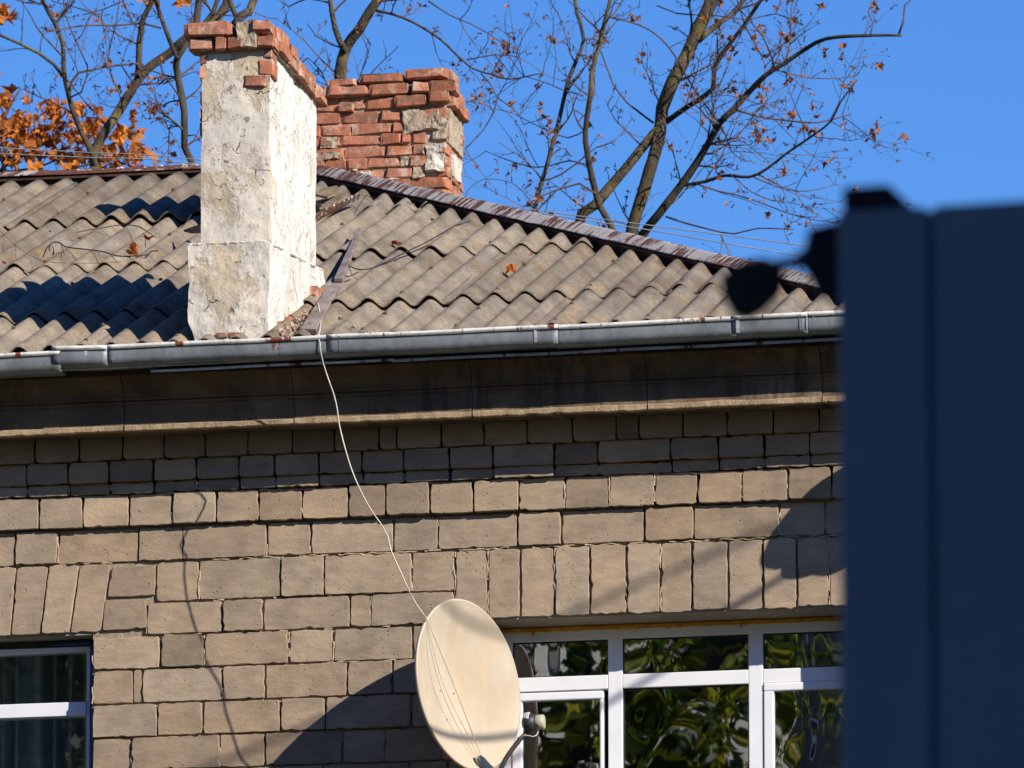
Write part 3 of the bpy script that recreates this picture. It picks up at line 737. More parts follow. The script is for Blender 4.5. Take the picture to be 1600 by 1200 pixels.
# crown bricks, front rows as photographed
pz = lambda y: s_at(360, y).z
def fx(px, py=60): return s_at(px, py).x
OV = .045
rowB = [(299, 334.5), (339.5, 355.5), (358, 381.5), (404, 431)]
for a, c in rowB: brick(ch, fx(a), fx(c)-.002, CY0-OV+R.uniform(-.006, .006), CY0+.08, pz(79), pz(61+R.uniform(-1, 1)))
brick(ch, fx(293), fx(364), CY0-OV-.02, CY0+.09, pz(57.5), pz(38), 0, .012)
brick(ch, fx(398), fx(423), CY0-OV-.01, CY0+.10, pz(54), pz(37))
rough_box(fx(374), fx(402), CY0-OV-.004, CY0+.12, pz(76), pz(37), .012, .012, 'mortar_lump', CHMORT, ch, seed=5, fs=14)
rough_box(fx(381), fx(405), CY0-OV+.004, CY0+.12, pz(78), pz(60), .012, .008, 'mortar_lump', CHMORT, ch, seed=8, fs=14)
# corner bricks showing through the plaster
brick(ch, fx(412.5), fx(424.5), CY0-.006, CY0+.12, pz(94), pz(80.5)); brick(ch, fx(405), fx(426.5), CY0-.010, CY0+.11, pz(119.5), pz(95.5))
brick(ch, fx(382), fx(417), CY0-.0105, CY0+.10, pz(139), pz(121.5))
brick(ch, fx(313.5), fx(323), CY0-.004, CY0+.1, pz(98), pz(82)); brick(ch, fx(313), fx(320), CY0-.003, CY0+.1, pz(122), pz(101)); 
for a in range(3): brick(ch, fx(312.8), fx(317), CY0+.01, CY0+.15, pz(160+a*24), pz(142+a*24))
# crown bricks along the right side and the back
L2 = 1.10; n = 5; zB0, zB1 = pz(79)-.0, pz(61); zA1 = pz(37)
xr = ux1+OV
for k in range(n):
    y0 = CY0+.09+k*(L2-.02)/n; y1 = y0+(L2-.02)/n-.012; sag = -.010*k
    brick(ch, xr-.13, xr-.012+R.uniform(-.008, .008), y0, y1, zB0+sag*.6+R.uniform(-.004, .004), zB1+sag-.003)
    if k < 4: brick(ch, xr-.125, xr-.024+R.uniform(-.01, .006), y0+(.05 if k % 2 else -.02)+.02, y1+.03, zB1+.002+sag, zA1+sag*1.6-(.02 if k == 2 else 0)+R.uniform(-.006, .003))
for k in range(3):
    xx = ux0-OV+k*.14; brick(ch, xx, xx+.13, CY0+1.06-.06, CY0+1.06+OV, zB0, zB1)
for k in range(4):
    y0 = CY0+.11+k*.24; brick(ch, ux0-OV, ux0+.07, y0, y0+.22, zB0, zB1)
    if k in (0, 1, 3): brick(ch, ux0-OV, ux0+.07, y0+.03, y0+.23, zB1+.002, zA1)
rough_box(ux0-.02, ux1+.02, CY0+.0, CY0+1.06, zB0-.012, zB0+.055, .03, .005, 'crown_bed', CHMORT, ch, seed=9)
# exposed brick at the foot of the right side, debris
def side(px, py, X=None):
    X = lx1 if X is None else X; d = ray(px, py); return CAM+d*((X-CAM.x)/d.x)
p = side(497, 462, lx1+.02); brick(ch, p.x-.05, p.x+.015, p.y-.09, p.y+.07, p.z-.04, p.z+.035)
for px, py in ((442, 512), (452, 505), (462, 500)):
    p = side(px, py, lx1+.01); brick(ch, p.x-.06, p.x+.02, p.y-.06, p.y+.06, p.z-.02, p.z+.02)
for px in (342, 362): brick(ch, fx(px, 520), fx(px+17, 520), LY-.012, LY+.1, s_at(360, 531).z, s_at(360, 524).z)
# ---- rubble heaped at the chimney foot
b = MB()
for i in range(230):
    px, py = R.uniform(426, 500), 0; py = R.uniform(497, 521)-(px-426)*.22+R.uniform(-3, 8)
    if py > 522: continue
    p = on_roof(px, py, .04+R.uniform(0, .03)); s = R.choice([.005, .007, .009, .012, .018])
    v = [p+Vector([R.gauss(0, s*.55) for _ in range(3)]) for _ in range(6)]
    b.add(v, [(0, 1, 2), (0, 2, 3), (0, 3, 4), (0, 4, 1), (5, 2, 1), (5, 3, 2), (5, 4, 3), (5, 1, 4)])
o = b.obj('rubble', simple('crumbled_brick_and_mortar', (.30, .17, .11), (.44, .37, .28), 9, .95, .1)); tag(o, 'crumbled brick and mortar rubble heaped against the foot of the plastered chimney', 'rubble', kind='stuff')

# ---- rear chimney: bare brick
rc = hp(empty('chimney'))
RY = 5.15
def kx(zx): return at(480+zx/5.335, 200, RY).x
def kz(zy): return at(600, 95+zy/5.335, RY).z
kx0, kx1 = at(452, 200, RY).x, kx(1170); rD = .42
rough_box(kx0+.01, kx1-.010, RY+.011, RY+rD-.006, kz(1500), kz(212), .02, .005, 'mortar_core', CHMORT, rc, seed=21)
hid = [(-150, -10)]
rowsR = {
 'A': (172, 92, .035, [(195, 410, 205, 152), (452, 795, 196, 122), (820, 1160, 172, 92)]),
 'B': (292, 202, .035, [(-150, 25), (30, 160), (185, 505), (530, 850), (890, 1022), (1030, 1238)]),
 'C': (398, 308, 0, [(-150, 60), (70, 270), (280, 480), (490, 725)]),
 'D': (508, 418, 0, [(-150, 40), (50, 268), (285, 605), (620, 770), (930, 1165)]),
 'E': (603, 520, 0, [(-150, 30), (40, 105), (115, 370), (385, 697), (725, 795)]),
 'F': (697, 612, 0, [(-150, 20), (30, 100), (112, 270), (285, 602), (625, 782), (798, 856), (880, 985)]),
 'G': (800, 712, 0, [(-150, 40), (50, 295), (325, 647), (667, 877), (885, 972), (1030, 1165)]),
 'H': (892, 806, 0, [(-150, 150), (165, 325), (335, 497), (503, 767), (858, 1000), (1010, 1160)]),
 'I': (988, 902, 0, [(-150, 80), (90, 300), (310, 530), (540, 647), (665, 882), (1090, 1168)]),
 'J': (1085, 992, 0, [(-150, 160), (170, 480), (490, 840), (858, 1168)]),
 'K': (1180, 1095, 0, [(-150, 160), (170, 480), (490, 800), (810, 1160)]),
 'L': (1275, 1190, 0, [(-150, 160), (170, 480), (490, 800), (810, 1160)]),
}
for nm, (yb, yt, ov, L_) in rowsR.items():
    for t_ in L_:
        a, c = t_[0], t_[1]; y1_, y0_ = (t_[2], t_[3]) if len(t_) > 2 else (yb, yt)
        pr = R.uniform(-.008, .006)
        brick(rc, kx(a), kx(c), RY-ov+pr-.004, RY+.11, kz(y1_), kz(y0_), rz=R.gauss(0, .01))
brick(rc, kx(738), kx(997), RY-.03, RY+.1, kz(392), kz(305)); brick(rc, kx(1025), kx(1185), RY-.045, RY+.1, kz(372), kz(288)); brick(rc, kx(275), kx(388), RY-.022, RY+.05, kz(412), kz(345), ry=.1)
# right side bricks
xs_ = kx1
for i, (nm, (yb, yt, ov, _)) in enumerate(rowsR.items()):
    n = 2; ovx = .015 if nm in 'AB' else (.035 if nm == 'C' else 0)
    z0, z1 = kz(yb), kz(yt)
    cuts = [0, .5, 1] if i % 2 else [0, .27, .76, 1]
    if nm == 'A': cuts = [.0, .5]
    if nm in 'DF': continue
    for j in range(len(cuts)-1):
        brick(rc, xs_-.11, xs_+ovx+R.uniform(-.006, .008), RY+.004+(rD)*cuts[j]+(0 if j else .012), RY+rD*cuts[j+1]-.008, z0, z1)
for k in range(7):                                       # back row of the crown
    xx = kx0+k*(kx1-kx0)/7; brick(rc, xx, xx+(kx1-kx0)/7-.012, RY+rD-.1, RY+rD+.03, kz(292), kz(202))
# render patches left on the brickwork
def patch(za, zb2, ya, yb2, mat, prd, seed):
    prd += .004
    rough_box(kx(za), kx(zb2), RY-prd, RY+.05, kz(yb2), kz(ya), .010, .021, 'render_patch', mat, rc, seed=seed, fs=9)
patch(800, 1095, 425, 600, CHMORT, .008, 1); patch(1050, 1168, 500, 690, CHMORT, .004, 2); patch(990, 1155, 725, 945, LIME, .014, 3)
patch(115, 262, 622, 705, CHMORT, .007, 4); patch(60, 280, 745, 800, CHMORT, .006, 5); patch(880, 980, 880, 975, CHMORT, .006, 6); patch(775, 860, 800, 880, CHMORT, .005, 7)
patch(440, 540, 920, 980, LIME, .008, 8); patch(690, 850, 985, 1060, CHMORT, .006, 9); patch(345, 425, 845, 905, LIME, .006, 10)
o = rough_box(xs_-.05, xs_+.014, RY+.10, RY+.30, kz(950), kz(760), .014, .009, 'render_patch', LIME, rc, seed=30, fs=11)
o = rough_box(xs_-.05, xs_+.006, RY+.02, RY+.40, kz(700), kz(415), .014, .007, 'render_patch', CHMORT, rc, seed=31, fs=11)
# ---- low stack standing behind the plastered shaft; only its shadow shows
lc = hp(empty('chimney'))
SH = on_roof(122, 347); 
tq = .60
top = SH + SUN*(tq/ -SUN.y if SUN.y else 1)*1.0
top = SH + Vector((1.5, -1, .98))*.60
tb = on_roof(330, 330)
lzx0 = top.x; lzy = top.y; lzz = top.z
base_z = RO.z+(lzy-RO.y)*T-.1
rough_box(lzx0, lzx0+.34, lzy, lzy+.36, base_z, lzz-.06, .04, .006, 'plaster_shaft', CHMORT, lc, seed=41)
for k in range(2):
    for j in range(2): brick(lc, lzx0-.03+k*.2, lzx0+.165+k*.2, lzy-.02+j*.2, lzy+.17+j*.2, lzz-.065, lzz)

# ================================================================== loose things on the roof
def rope(name, pts, r, mat, label, cat, n=6, step=.03, parent=None, group=None):
    m = MB(); L_ = smooth_line(pts, step); m.tube(L_, r, n); o = m.obj(name, mat, parent, True)
    if label: tag(o, label, cat, group)
    return o
def rp(L_, up=.05): up = max(up, .082); return [on_roof(x, y, up) for x, y in L_]
rope('cable', rp([(77, 392), (78, 382), (86, 378), (94, 380), (104, 386), (128, 389), (160, 393), (184, 400), (208, 400), (230, 398), (238, 392), (247, 392)], .045), .0035, CABLE_B, 'black cable with a curled end lying across the left roof sheets beside the orange leaf', 'cable')
rope('cable', rp([(95, 380), (98, 390), (101, 399)], .045), .002, CABLE_B, 'short frayed black wire end hanging off the curled roof cable', 'cable')
rope('cable', rp([(120, 363), (140, 359), (172, 354), (192, 351), (216, 354), (230, 362), (243, 371)], .05), .0026, CABLE_B, 'thin black wire crossing the upper chimney shadow on the left roof', 'cable')
rope('cable', [on_roof(314, 308, .12), on_roof(296, 340, .08), on_roof(280, 359, .06), on_roof(262, 371, .05)], .0026, CABLE_B, 'thin dark wire running down from behind the plastered chimney to the roof', 'cable')
rope('cable', rp([(0, 361), (18, 378), (45, 398), (75, 409), (110, 411), (150, 411), (190, 409)], .045), .0013, CABLE_B, 'hair thin wire sagging along the lowest part of the left roof in sunlight', 'cable')
rope('cable', rp([(735, 346), (715, 351), (700, 359), (665, 379), (642, 390), (620, 401), (602, 410), (581, 419), (560, 421), (541, 413)], .045), .0033, CABLE_B, 'black cable lying diagonally over the roof sheets right of the plastered chimney', 'cable')
rope('cable', rp([(560, 425), (545, 432), (538, 431)], .05), .003, CABLE_B, 'short black cable loop tucked beside the leaning grey plank', 'cable')
rope('cable', [at(535, 272, RY-.06), at(545, 290, 4.9), at(560, 300, 4.6), on_roof(580, 308, .12), on_roof(592, 311, .1)], .0018, CABLE_B, 'thin wire hanging over the hip cap in front of the bare brick chimney', 'cable')
rope('cable', [at(726, 310, RY+.3), at(735, 293, RY+.4), at(757, 280, RY+.5), at(790, 283, RY+.6), at(810, 293, RY+.8), at(830, 315, RY+.9), at(842, 333, RY+1)], .0022, CABLE_B, 'thin black wire arching from the bare brick chimney down behind the hip cap', 'cable')
# plank
def plank(corners_b, corners_t, name, th, up, label):
    (a, b_), (c, d) = corners_b, corners_t
    lo_ = [on_roof(*a, up), on_roof(*b_, up), on_roof(*d, up), on_roof(*c, up)]
    hi = [p+EN*th for p in lo_]; o = mesh_obj(name, lo_+hi, [(3, 2, 1, 0), (4, 5, 6, 7), (0, 1, 5, 4), (1, 2, 6, 5), (2, 3, 7, 6), (3, 0, 4, 7)], GREYWOOD)
    bevel(o, .003, 1); tag(o, label, 'plank'); return o
plank(((470, 523), (495, 523)), ((524, 436), (541, 436)), 'plank', .03, .045, 'wide grey plank leaning up the roof from the gutter beside the plastered chimney')
plank(((522, 441), (536, 441)), ((559, 362), (566, 363)), 'plank', .022, .078, 'narrow upper grey batten overlapping the top end of the wide plank')
# rusty strip and broken sheet bits right of the chimney top
V = [on_roof(488, 349, .10), on_roof(562, 311, .10), on_roof(562, 303, .14), on_roof(488, 339, .14)]
m = MB(); m.add(V+[v+EN*.01 for v in V], [(0, 3, 2, 1), (4, 5, 6, 7), (0, 1, 5, 4), (1, 2, 6, 5), (2, 3, 7, 6), (3, 0, 4, 7)])
tag(m.obj('metal_strip', rusty_paint('flaky_white_on_rust', (.68, .66, .64), 0, .50, (1, 1, 1))), 'rusty metal strip with flaking white paint lying just right of the plastered chimney', 'metal strip')
for i, (pts, lab) in enumerate((([(490, 306), (503, 298), (527, 293), (530, 300), (512, 311)], 'broken grey roof sheet fragment under the hip cap, upper of the two'), ([(490, 318), (515, 313), (541, 301), (541, 306), (520, 322), (503, 324)], 'broken grey roof sheet fragment above the rusty metal strip, lower of the two'))):
    P_ = [on_roof(x, y, .16-.04*i) for x, y in pts]; m = MB(); n = len(P_)
    m.add(P_+[p+EN*.012 for p in P_], [tuple(range(n))[::-1], tuple(range(n, 2*n))]+[(k, (k+1) % n, n+(k+1) % n, n+k) for k in range(n)])
    tag(m.obj('sheet_fragment', SLATE), lab, 'roof sheet piece')
m = MB(); P_ = [on_roof(287, 362, .10), on_roof(316, 352, .16), on_roof(316, 364, .12), on_roof(300, 365, .10)]
m.add(P_+[p+EN*.01 for p in P_], [(3, 2, 1, 0), (4, 5, 6, 7), (0, 1, 5, 4), (1, 2, 6, 5), (2, 3, 7, 6), (3, 0, 4, 7)]); tag(m.obj('sheet_fragment', SLATE), 'pale sheet scrap sticking out from the left edge of the plastered chimney', 'roof sheet piece')
b = MB()
for px, py in ((532, 498), (531, 500), (549, 512), (536, 497), (105, 324), (553, 511)):
    p = on_roof(px, py, .05); s = .012; v = [p+Vector([R.gauss(0, s*.6) for _ in range(3)]) for _ in range(6)]
    b.add(v, [(0, 1, 2), (0, 2, 3), (0, 3, 4), (0, 4, 1), (5, 2, 1), (5, 3, 2), (5, 4, 3), (5, 1, 4)])
tag(b.obj('mortar_crumbs', MORTAR_L), 'pale mortar crumbs scattered on the sheets near the leaning plank', 'mortar crumbs', kind='stuff')
# pebbly lime spots on the ridge cap
b = MB()
for i in range(70):
    px = R.choice([R.uniform(118, 142), R.uniform(180, 192), R.uniform(245, 256), R.uniform(283, 292), R.uniform(60, 310)]); y0 = 284-px*.0815
    p = at(px, 276-px*.055-R.uniform(0, 3.5), hipB.y-.035); s = R.uniform(.004, .011)
    v = [p+Vector((a*s*1.4, c_*s*.8, d*s*.7)) for a, c_, d in ((1, 0, 0), (0, 1, 0), (-1, 0, 0), (0, -1, 0), (0, 0, 1), (0, 0, -1))]
    b.add(v, [(0, 1, 4), (1, 2, 4), (2, 3, 4), (3, 0, 4), (1, 0, 5), (2, 1, 5), (3, 2, 5), (0, 3, 5)])
tag(b.obj('mortar_crumbs', LIME), 'pale mortar crumbs lying along the rusty ridge cap left of the plastered chimney', 'mortar crumbs', kind='stuff')

# leaves
def leaf_shape(s):
    pts = []; n = 5
    for k in range(n):
        a = math.pi/2+(k-2)*.95; l = s*(1, .82, .6)[abs(k-2)]; pts.append((math.cos(a)*l, math.sin(a)*l))
        if k < n-1: a2 = a+.475; pts.append((math.cos(a2)*s*.56, math.sin(a2)*s*.56))
    return pts
def leaf_geo(p, s, rot):
    L_ = leaf_shape(s); L_ = L_+[(0, -s*.25)]
    v = [Vector((0, 0, 0))]+[Vector((x, y, (abs(x)*.7-y*y/s*.55)*R.uniform(.2, 1.6))) for x, y in L_]
    v = [rot@a+p for a in v]; n = len(L_)
    return v, [(0, i+1, (i+1) % n+1) for i in range(n)]
def rndrot(tilt=3.14):
    return Matrix.Rotation(R.uniform(0, 6.28), 3, 'Z')@Matrix.Rotation(R.uniform(-tilt, tilt), 3, 'X')@Matrix.Rotation(R.uniform(0, 6.28), 3, 'Z')
fl = [(207, 388, .05, 'orange crumpled maple leaf lying on the black roof cable left of the chimney'), (205, 396, .035, 'brown curled leaf just below the orange leaf on the roof cable'),
      (232, 371, .035, 'small orange leaf by the bottom of the dark wire near the chimney'), (213, 409, .03, 'small brown leaf on the left roof below the orange leaf on the cable'),
      (617, 381, .038, 'brown leaf lying in a wave trough right of the chimney, above the black cable'), (800, 421, .045, 'orange leaf lying alone in the middle of the right roof'),
      (619, 407, .018, 'tiny orange leaf touching the black cable on the right roof'), (832, 398, .018, 'tiny red leaf at the upper right of the right roof'),
      (781, 406, .014, 'tiny red leaf speck just left of and above the lone orange leaf'), (77, 362, .016, 'tiny orange leaf at a sheet edge on the far left roof'), (8, 410, .02, 'small red leaf at the left border of the roof')]
for px, py, s, lab in fl:
    m = MB()
    for k in range(2 if s > .03 else 1): m.add(*leaf_geo(on_roof(px+R.uniform(-2, 2), py, .06), s, rndrot(.9)))
    tag(m.obj('fallen_leaf', ORANGE if 'orange' in lab else BROWNLEAF), lab, 'leaf', 'fallen leaves on the roof')

# ================================================================== WINDOWS
def frame_bar(m, x0, x1, z0, z1, yf, yb): m.box(x0, x1, yf, yb, z0, z1)
def window_right():
    W_ = hp(empty('window')); Y = RW_Y
    X_ = lambda px, py=1060: at(px, py, Y).x
    Zt = lambda y, px: at(px, y, Y).z
    zt0 = rw['top']-.004; foam_h = .018
    glT = Zt(998, 960); trT = Zt(1053.5, 965); trB = Zt(1075.5, 965); bot = rw['bot']+.002
    xa, xb = rw['x0']+.004, rw['x1']-.004
    mull = [(X_(950), X_(972.5)), (X_(1169.5), X_(1192))]
    m = MB(); 
    m.box(xa, xb, Y, Y+.07, glT, zt0-foam_h)
    for a, c in mull:
        m.box(a, c, Y+.0005, Y+.07, bot, glT)
    m.box(xa, xa+.05, Y, Y+.07, bot, glT); m.box(xb-.05, xb, Y, Y+.07, bot, glT)
    xs = [xa+.05, mull[0][0], mull[0][1], mull[1][0], mull[1][1], xb-.05]
    for i in (0, 2, 4): m.box(xs[i], xs[i+1], Y+.001, Y+.07, trB, trT)
    for i in (0, 2, 4): m.box(xs[i], xs[i+1], Y, Y+.07, bot, bot+.06)
    bevel(m.obj('frame', PVC, W_), .004, 2)
    gk = M('black_gasket', .6, .3); gk.color((.01, .01, .012))
    for i in (0, 2, 4):
        a, c = xs[i], xs[i+1]
        g = MB(); t = .006
        for (zz0, zz1) in ((trT, glT),) + (((bot+.06, trB),) if i == 2 else ()):
            g.box(a, c, Y+.018, Y+.028, zz1-t, zz1); g.box(a, a+t, Y+.018, Y+.028, zz0, zz1-t); g.box(c-t, c, Y+.018, Y+.028, zz0, zz1-t); g.box(a+t, c-t, Y+.018, Y+.028, zz0, zz0+t)
        g.obj('gasket', gk.m, W_)
        p = MB(); p.box(a+t, c-t, Y+.022, Y+.026, trT+t, glT-t); p.obj('pane', GLASS, W_)
    # sashes left and right, fixed pane in the middle
    for i, (a, c) in ((0, (xs[0], X_(943, 1120))), (4, (X_(1193.5, 1120), xs[5]))):
        s = MB(); st = Zt(1079, 943) if i == 0 else Zt(1067.5, 1200); w_ = .052; wv = (X_(943)-X_(938)) if i == 0 else (X_(1209.5)-X_(1193.5)); wt = .040
        wr = .03 if i == 0 else .05
        yf = Y-.008
        s.box(a, c, yf, Y+.05, st-wt, st); s.box(a, c, yf, Y+.05, bot+.06, bot+.06+wt)
        l_ = .05 if i == 0 else wv; r_ = .018 if i == 0 else .05
        s.box(a, a+l_, yf+.0005, Y+.05, bot+.06+wt, st-wt); s.box(c-r_, c, yf+.0005, Y+.05, bot+.06+wt, st-wt)
        bevel(s.obj('sash', PVC, W_), .006, 2)
        p = MB(); p.box(a+l_, c-r_, Y+.012, Y+.016, bot+.06+wt, st-wt); p.obj('pane', GLASS, W_)
    p = MB(); p.box(xs[2]+.006, xs[3]-.006, Y+.0225, Y+.0265, bot+.066, trB-.006); p.obj('pane', GLASS, W_)
    # mounting foam bulging along the top
    f = MB(); n = 160
    pts = [(xa+(xb-xa)*i/n) for i in range(n+1)]
    L_ = [Vector((x, Y-.004+noise.noise(Vector((x*9, 0, 0)))*.006, zt0-.010+noise.noise(Vector((x*14, 3, 0)))*.004)) for x in pts]
    f.tube(L_, [.011+abs(noise.noise(Vector((x*20, 9, 0))))*.010 for x in pts], 6)
    for px, l_ in ((833, .03), (1158, .022)): 
        x = X_(px, 990); f.tube([Vector((x, Y-.008, zt0-.016)), Vector((x+.002, Y-.010, zt0-.016-l_*.6)), Vector((x, Y-.005, zt0-.016-l_))], [.008, .007, .002], 6)
    f.obj('mounting_foam', FOAM, W_)
    # window sill and room behind
    s = MB(); s.box(xa, xb, -.04, Y, rw['bot']-.02, rw['bot']+.0); s.obj('sill', ZINC_DRIP, W_)
    r_ = MB(); x0, x1, z0, z1 = xa-.6, xb+.0, rw['bot']-.9, rw['top']+.3
    r_.add([(x0, .46, z0), (x1, .46, z0), (x1, 3.2, z0), (x0, 3.2, z0), (x0, .46, z1), (x1, .46, z1), (x1, 3.2, z1), (x0, 3.2, z1)], [(0, 1, 2, 3), (4, 7, 6, 5), (1, 5, 6, 2), (2, 6, 7, 3), (3, 7, 4, 0)])
    r_.obj('room', INTERIOR, W_)
window_right()
def window_left():
    W_ = hp(empty('window')); Y = LW_Y
    X_ = lambda px, py=1100: at(px, py, Y).x
    Zt = lambda y, px: at(px, y, Y).z
    xb = X_(141.5); xa = lw['x0']+.01; zt0 = lw['top']-.012; bot = lw['bot']+.002
    glR = X_(135); glT = Zt(1018, 134); trT = Zt(1098, 100); trB = Zt(1119.5, 100)
    m = MB(); m.box(xa, xb, Y, Y+.07, glT, Zt(1010, 134)); m.box(glR, xb, Y+.0005, Y+.07, bot, glT); m.box(xa, xa+.06, Y+.0005, Y+.07, bot, glT)
    m.box(xa, xb, Y, Y+.07, bot-.06, bot)
    for cxx in ((X_(-95), X_(-75)),): m.box(cxx[0], cxx[1], Y+.001, Y+.07, bot, glT)
    m2 = [(xa+.06, X_(-95)), (X_(-75), glR)]
    for a, c in m2: m.box(a, c, Y-.012, Y+.07, trB, trT)
    bevel(m.obj('frame', PVC, W_), .003, 2)
    t = MB(); t.box(xa, xb+.004, Y+.02, Y+.05, Zt(1010, 134), zt0+.008); t.obj('top_gap_filler', DARKMETAL, W_)
    f = MB(); 
    f.tube([Vector((xb+.008, Y+.0, bot)), Vector((xb+.006, Y-.003, (bot+glT)/2)), Vector((xb+.008, Y-.002, glT+.01)), Vector((xb-.006, Y-.004, glT+.045)), Vector((xb-.10, Y+.002, zt0-.012)), Vector((xb-.22, Y+.004, zt0-.014))], [.011, .009, .012, .010, .008, .004], 6, wob=.25); f.obj('protective_film', FILM, W_)
    for a, c in m2:
        for z0, z1 in ((trT, glT), (bot, trB)):
            p = MB(); p.box(a, c, Y+.03, Y+.034, z0, z1); p.obj('pane', GLASS_L, W_)
    s = MB(); s.box(xa, xb, -.04, Y, lw['bot']-.08, lw['bot']-.062); s.obj('sill', ZINC_DRIP, W_)
    r_ = MB(); x0, x1, z0, z1 = xa-.3, xb+.5, lw['bot']-.9, lw['top']+.3
    r_.add([(x0, .46, z0), (x1, .46, z0), (x1, 3.2, z0), (x0, 3.2, z0), (x0, .46, z1), (x1, .46, z1), (x1, 3.2, z1), (x0, 3.2, z1)], [(0, 1, 2, 3), (4, 7, 6, 5), (1, 5, 6, 2), (2, 6, 7, 3), (3, 7, 4, 0)])
    r_.obj('room', INTERIOR, W_)
    # pleated curtain just behind the glass
    V = []; F = []; n = 420; x0, x1 = xa, xb+.05; z0, z1 = bot-.02, lw['top']+.02
    for i in range(n+1):
        x = x0+(x1-x0)*i/n; y = Y+.385+.030*math.sin(x*74+3*noise.noise(Vector((x*6, 0, 0))))+.014*noise.noise(Vector((x*30, 0, 0)))
        V += [(x, y, z0), (x, y*1.0+.004*noise.noise(Vector((x*9, 4, 0))), (z0+z1)/2), (x, y, z1)]
    for i in range(n):
        for k in range(2): F.append((i*3+k, i*3+3+k, i*3+4+k, i*3+1+k))
    tag(mesh_obj('curtain', V, F, CURTAIN, None, True), 'grey pleated curtain hanging behind the glass of the left window', 'curtain')
window_left()

# ================================================================== SATELLITE DISH
def dish():
    cpx, cpy = 733, 1070
    ctr = at(cpx, cpy, -.335)
    sx, sy = .80, -.185
    nrm = (RT*sx + UP*-sy*1.0 - FW*math.sqrt(1-sx*sx-sy*sy)).normalized()
    r0 = 136.5/16000*(ctr-CAM).length
    root = tag(empty('satellite_dish', ctr), 'cream satellite dish fixed to the stone wall beside the right window', 'satellite dish')
    a = (UP - nrm*UP.dot(nrm)).normalized(); c = nrm.cross(a)
    def P_(r, th, d=0): return a*(math.cos(th)*r*1.0) + c*(math.sin(th)*r*.985) + nrm*d
    N, K = 72, 14; depth = .075; V = []; F = []
    for k in range(K+1):
        r = r0*k/K*.975
        for j in range(N): V.append(P_(max(r, .0005), 2*math.pi*j/N, -depth+depth*(k/K)**2))
    rim = [(.985, .002), (1.0, .0), (1.004, -.006), (1.0, -.014), (.985, -.017), (.972, -.010)]
    for rr, d in rim:
        for j in range(N): V.append(P_(r0*rr, 2*math.pi*j/N, d))
    K2 = K+len(rim)
    for k in range(K2, K2+1): pass
    for k in range(K2):
        for j in range(N): F.append((k*N+j, k*N+(j+1) % N, (k+1)*N+(j+1) % N, (k+1)*N+j))
    # back surface
    base = len(V)
    for k in range(K+1):
        r = r0*.972*(1-k/K)
        for j in range(N): V.append(P_(max(r, .0005), 2*math.pi*j/N, -depth-.006+(depth-.004)*(1-k/K)**2))
    for j in range(N): F.append((K2*N+j, K2*N+(j+1) % N, base+(j+1) % N, base+j))
    for k in range(K):
        for j in range(N): F.append((base+k*N+j, base+k*N+(j+1) % N, base+(k+1)*N+(j+1) % N, base+(k+1)*N+j))
    mesh_obj('reflector', V, F, DISH, root, True)
    def onface(px, py):      # point on the rim plane under a pixel, local coordinates
        d = ray(px, py); return CAM+d*((ctr-CAM).dot(nrm)/d.dot(nrm)) - ctr
    for px, py in ((704, 1076), (728, 1079.5), (712, 1122), (736.5, 1126)):
        p = onface(px, py); rr = p.length/r0; p = p + nrm*(-depth+depth*rr*rr)
        m = MB(); m.tube([p-nrm*.004, p+nrm*.003], .0042, 8); m.obj('bolt', DARKMETAL, root)
    # arm from below, LNB at its end
    lnb = at(836, 1127, ctr.y-.02) - ctr
    foot = onface(752, 1225) - nrm*.02
    lnb = onface(800, 1150)*1.0 + nrm*.10
    tip = at(829, 1136, (ctr+nrm*.16).y) - ctr
    m = MB(); pts = smooth_line([foot, at(775, 1212, ctr.y-.1)-ctr, at(790, 1186, ctr.y-.11)-ctr, at(801, 1170, ctr.y-.11)-ctr, at(812, 1156, ctr.y-.1)-ctr, at(822, 1146, ctr.y-.09)-ctr], .02); m.tube(pts, .0125, 8); m.obj('arm', DARKMETAL, root, True)
    e = at(822, 1146, ctr.y-.09)-ctr
    h = MB(); hy = ctr.y-.09
    p0 = at(816, 1130, hy)-ctr; p1 = at(850, 1128, hy)-ctr; mid = p0.lerp(p1, .45)
    h.tube([p0, p0.lerp(p1, .12), p0.lerp(p1, .2), p0.lerp(p1, .62)], [.020, .040, .046, .040], 14); h.tube([e, mid], .016, 8); h.obj('receiver', BLACK, root, True)
    h = MB(); h.tube([p0.lerp(p1, .60), p0.lerp(p1, .66), p1, p1+(p1-p0)*.03], [.030, .036, .036, .030], 14); h.obj('receiver_cap', simple('yellowed_plastic', (.30, .30, .22), (.42, .42, .32), 8, .5, .3), root, True)
    h = MB()
    for t, r in ((.16, .047), (.24, .050), (.32, .050)):
        p = p0.lerp(p1, t)+UP*.012; h.tube([p-(p1-p0)*.03, p+(p1-p0)*.03], r*.8, 12)
    h.obj('clamp_band', simple('grey_clamp', (.42, .42, .42), (.62, .62, .6), 8, .4, .4), root, True)
    h = MB(); h.tube(smooth_line([at(808, 1153, hy-.01)-ctr, at(822, 1149, hy-.02)-ctr, at(834, 1151, hy-.02)-ctr, at(840, 1146, hy-.01)-ctr, at(841, 1141, hy)-ctr], .01), .0028, 6); h.obj('lead', CABLE_W, root, True)
    # slot bracket at the lower rim, wall mount behind
    s0, s1 = onface(744, 1184)-nrm*.015, onface(758, 1215)-nrm*.01; h = MB(); h.tube([s0, s0.lerp(s1, .15), s1], [.008, .014, .015], 8); h.obj('arm_socket', DARKMETAL, root, True)
    h = MB(); bk = -nrm*(depth+.02); wallp = Vector((bk.x-.12, -ctr.y+.0, -.05))
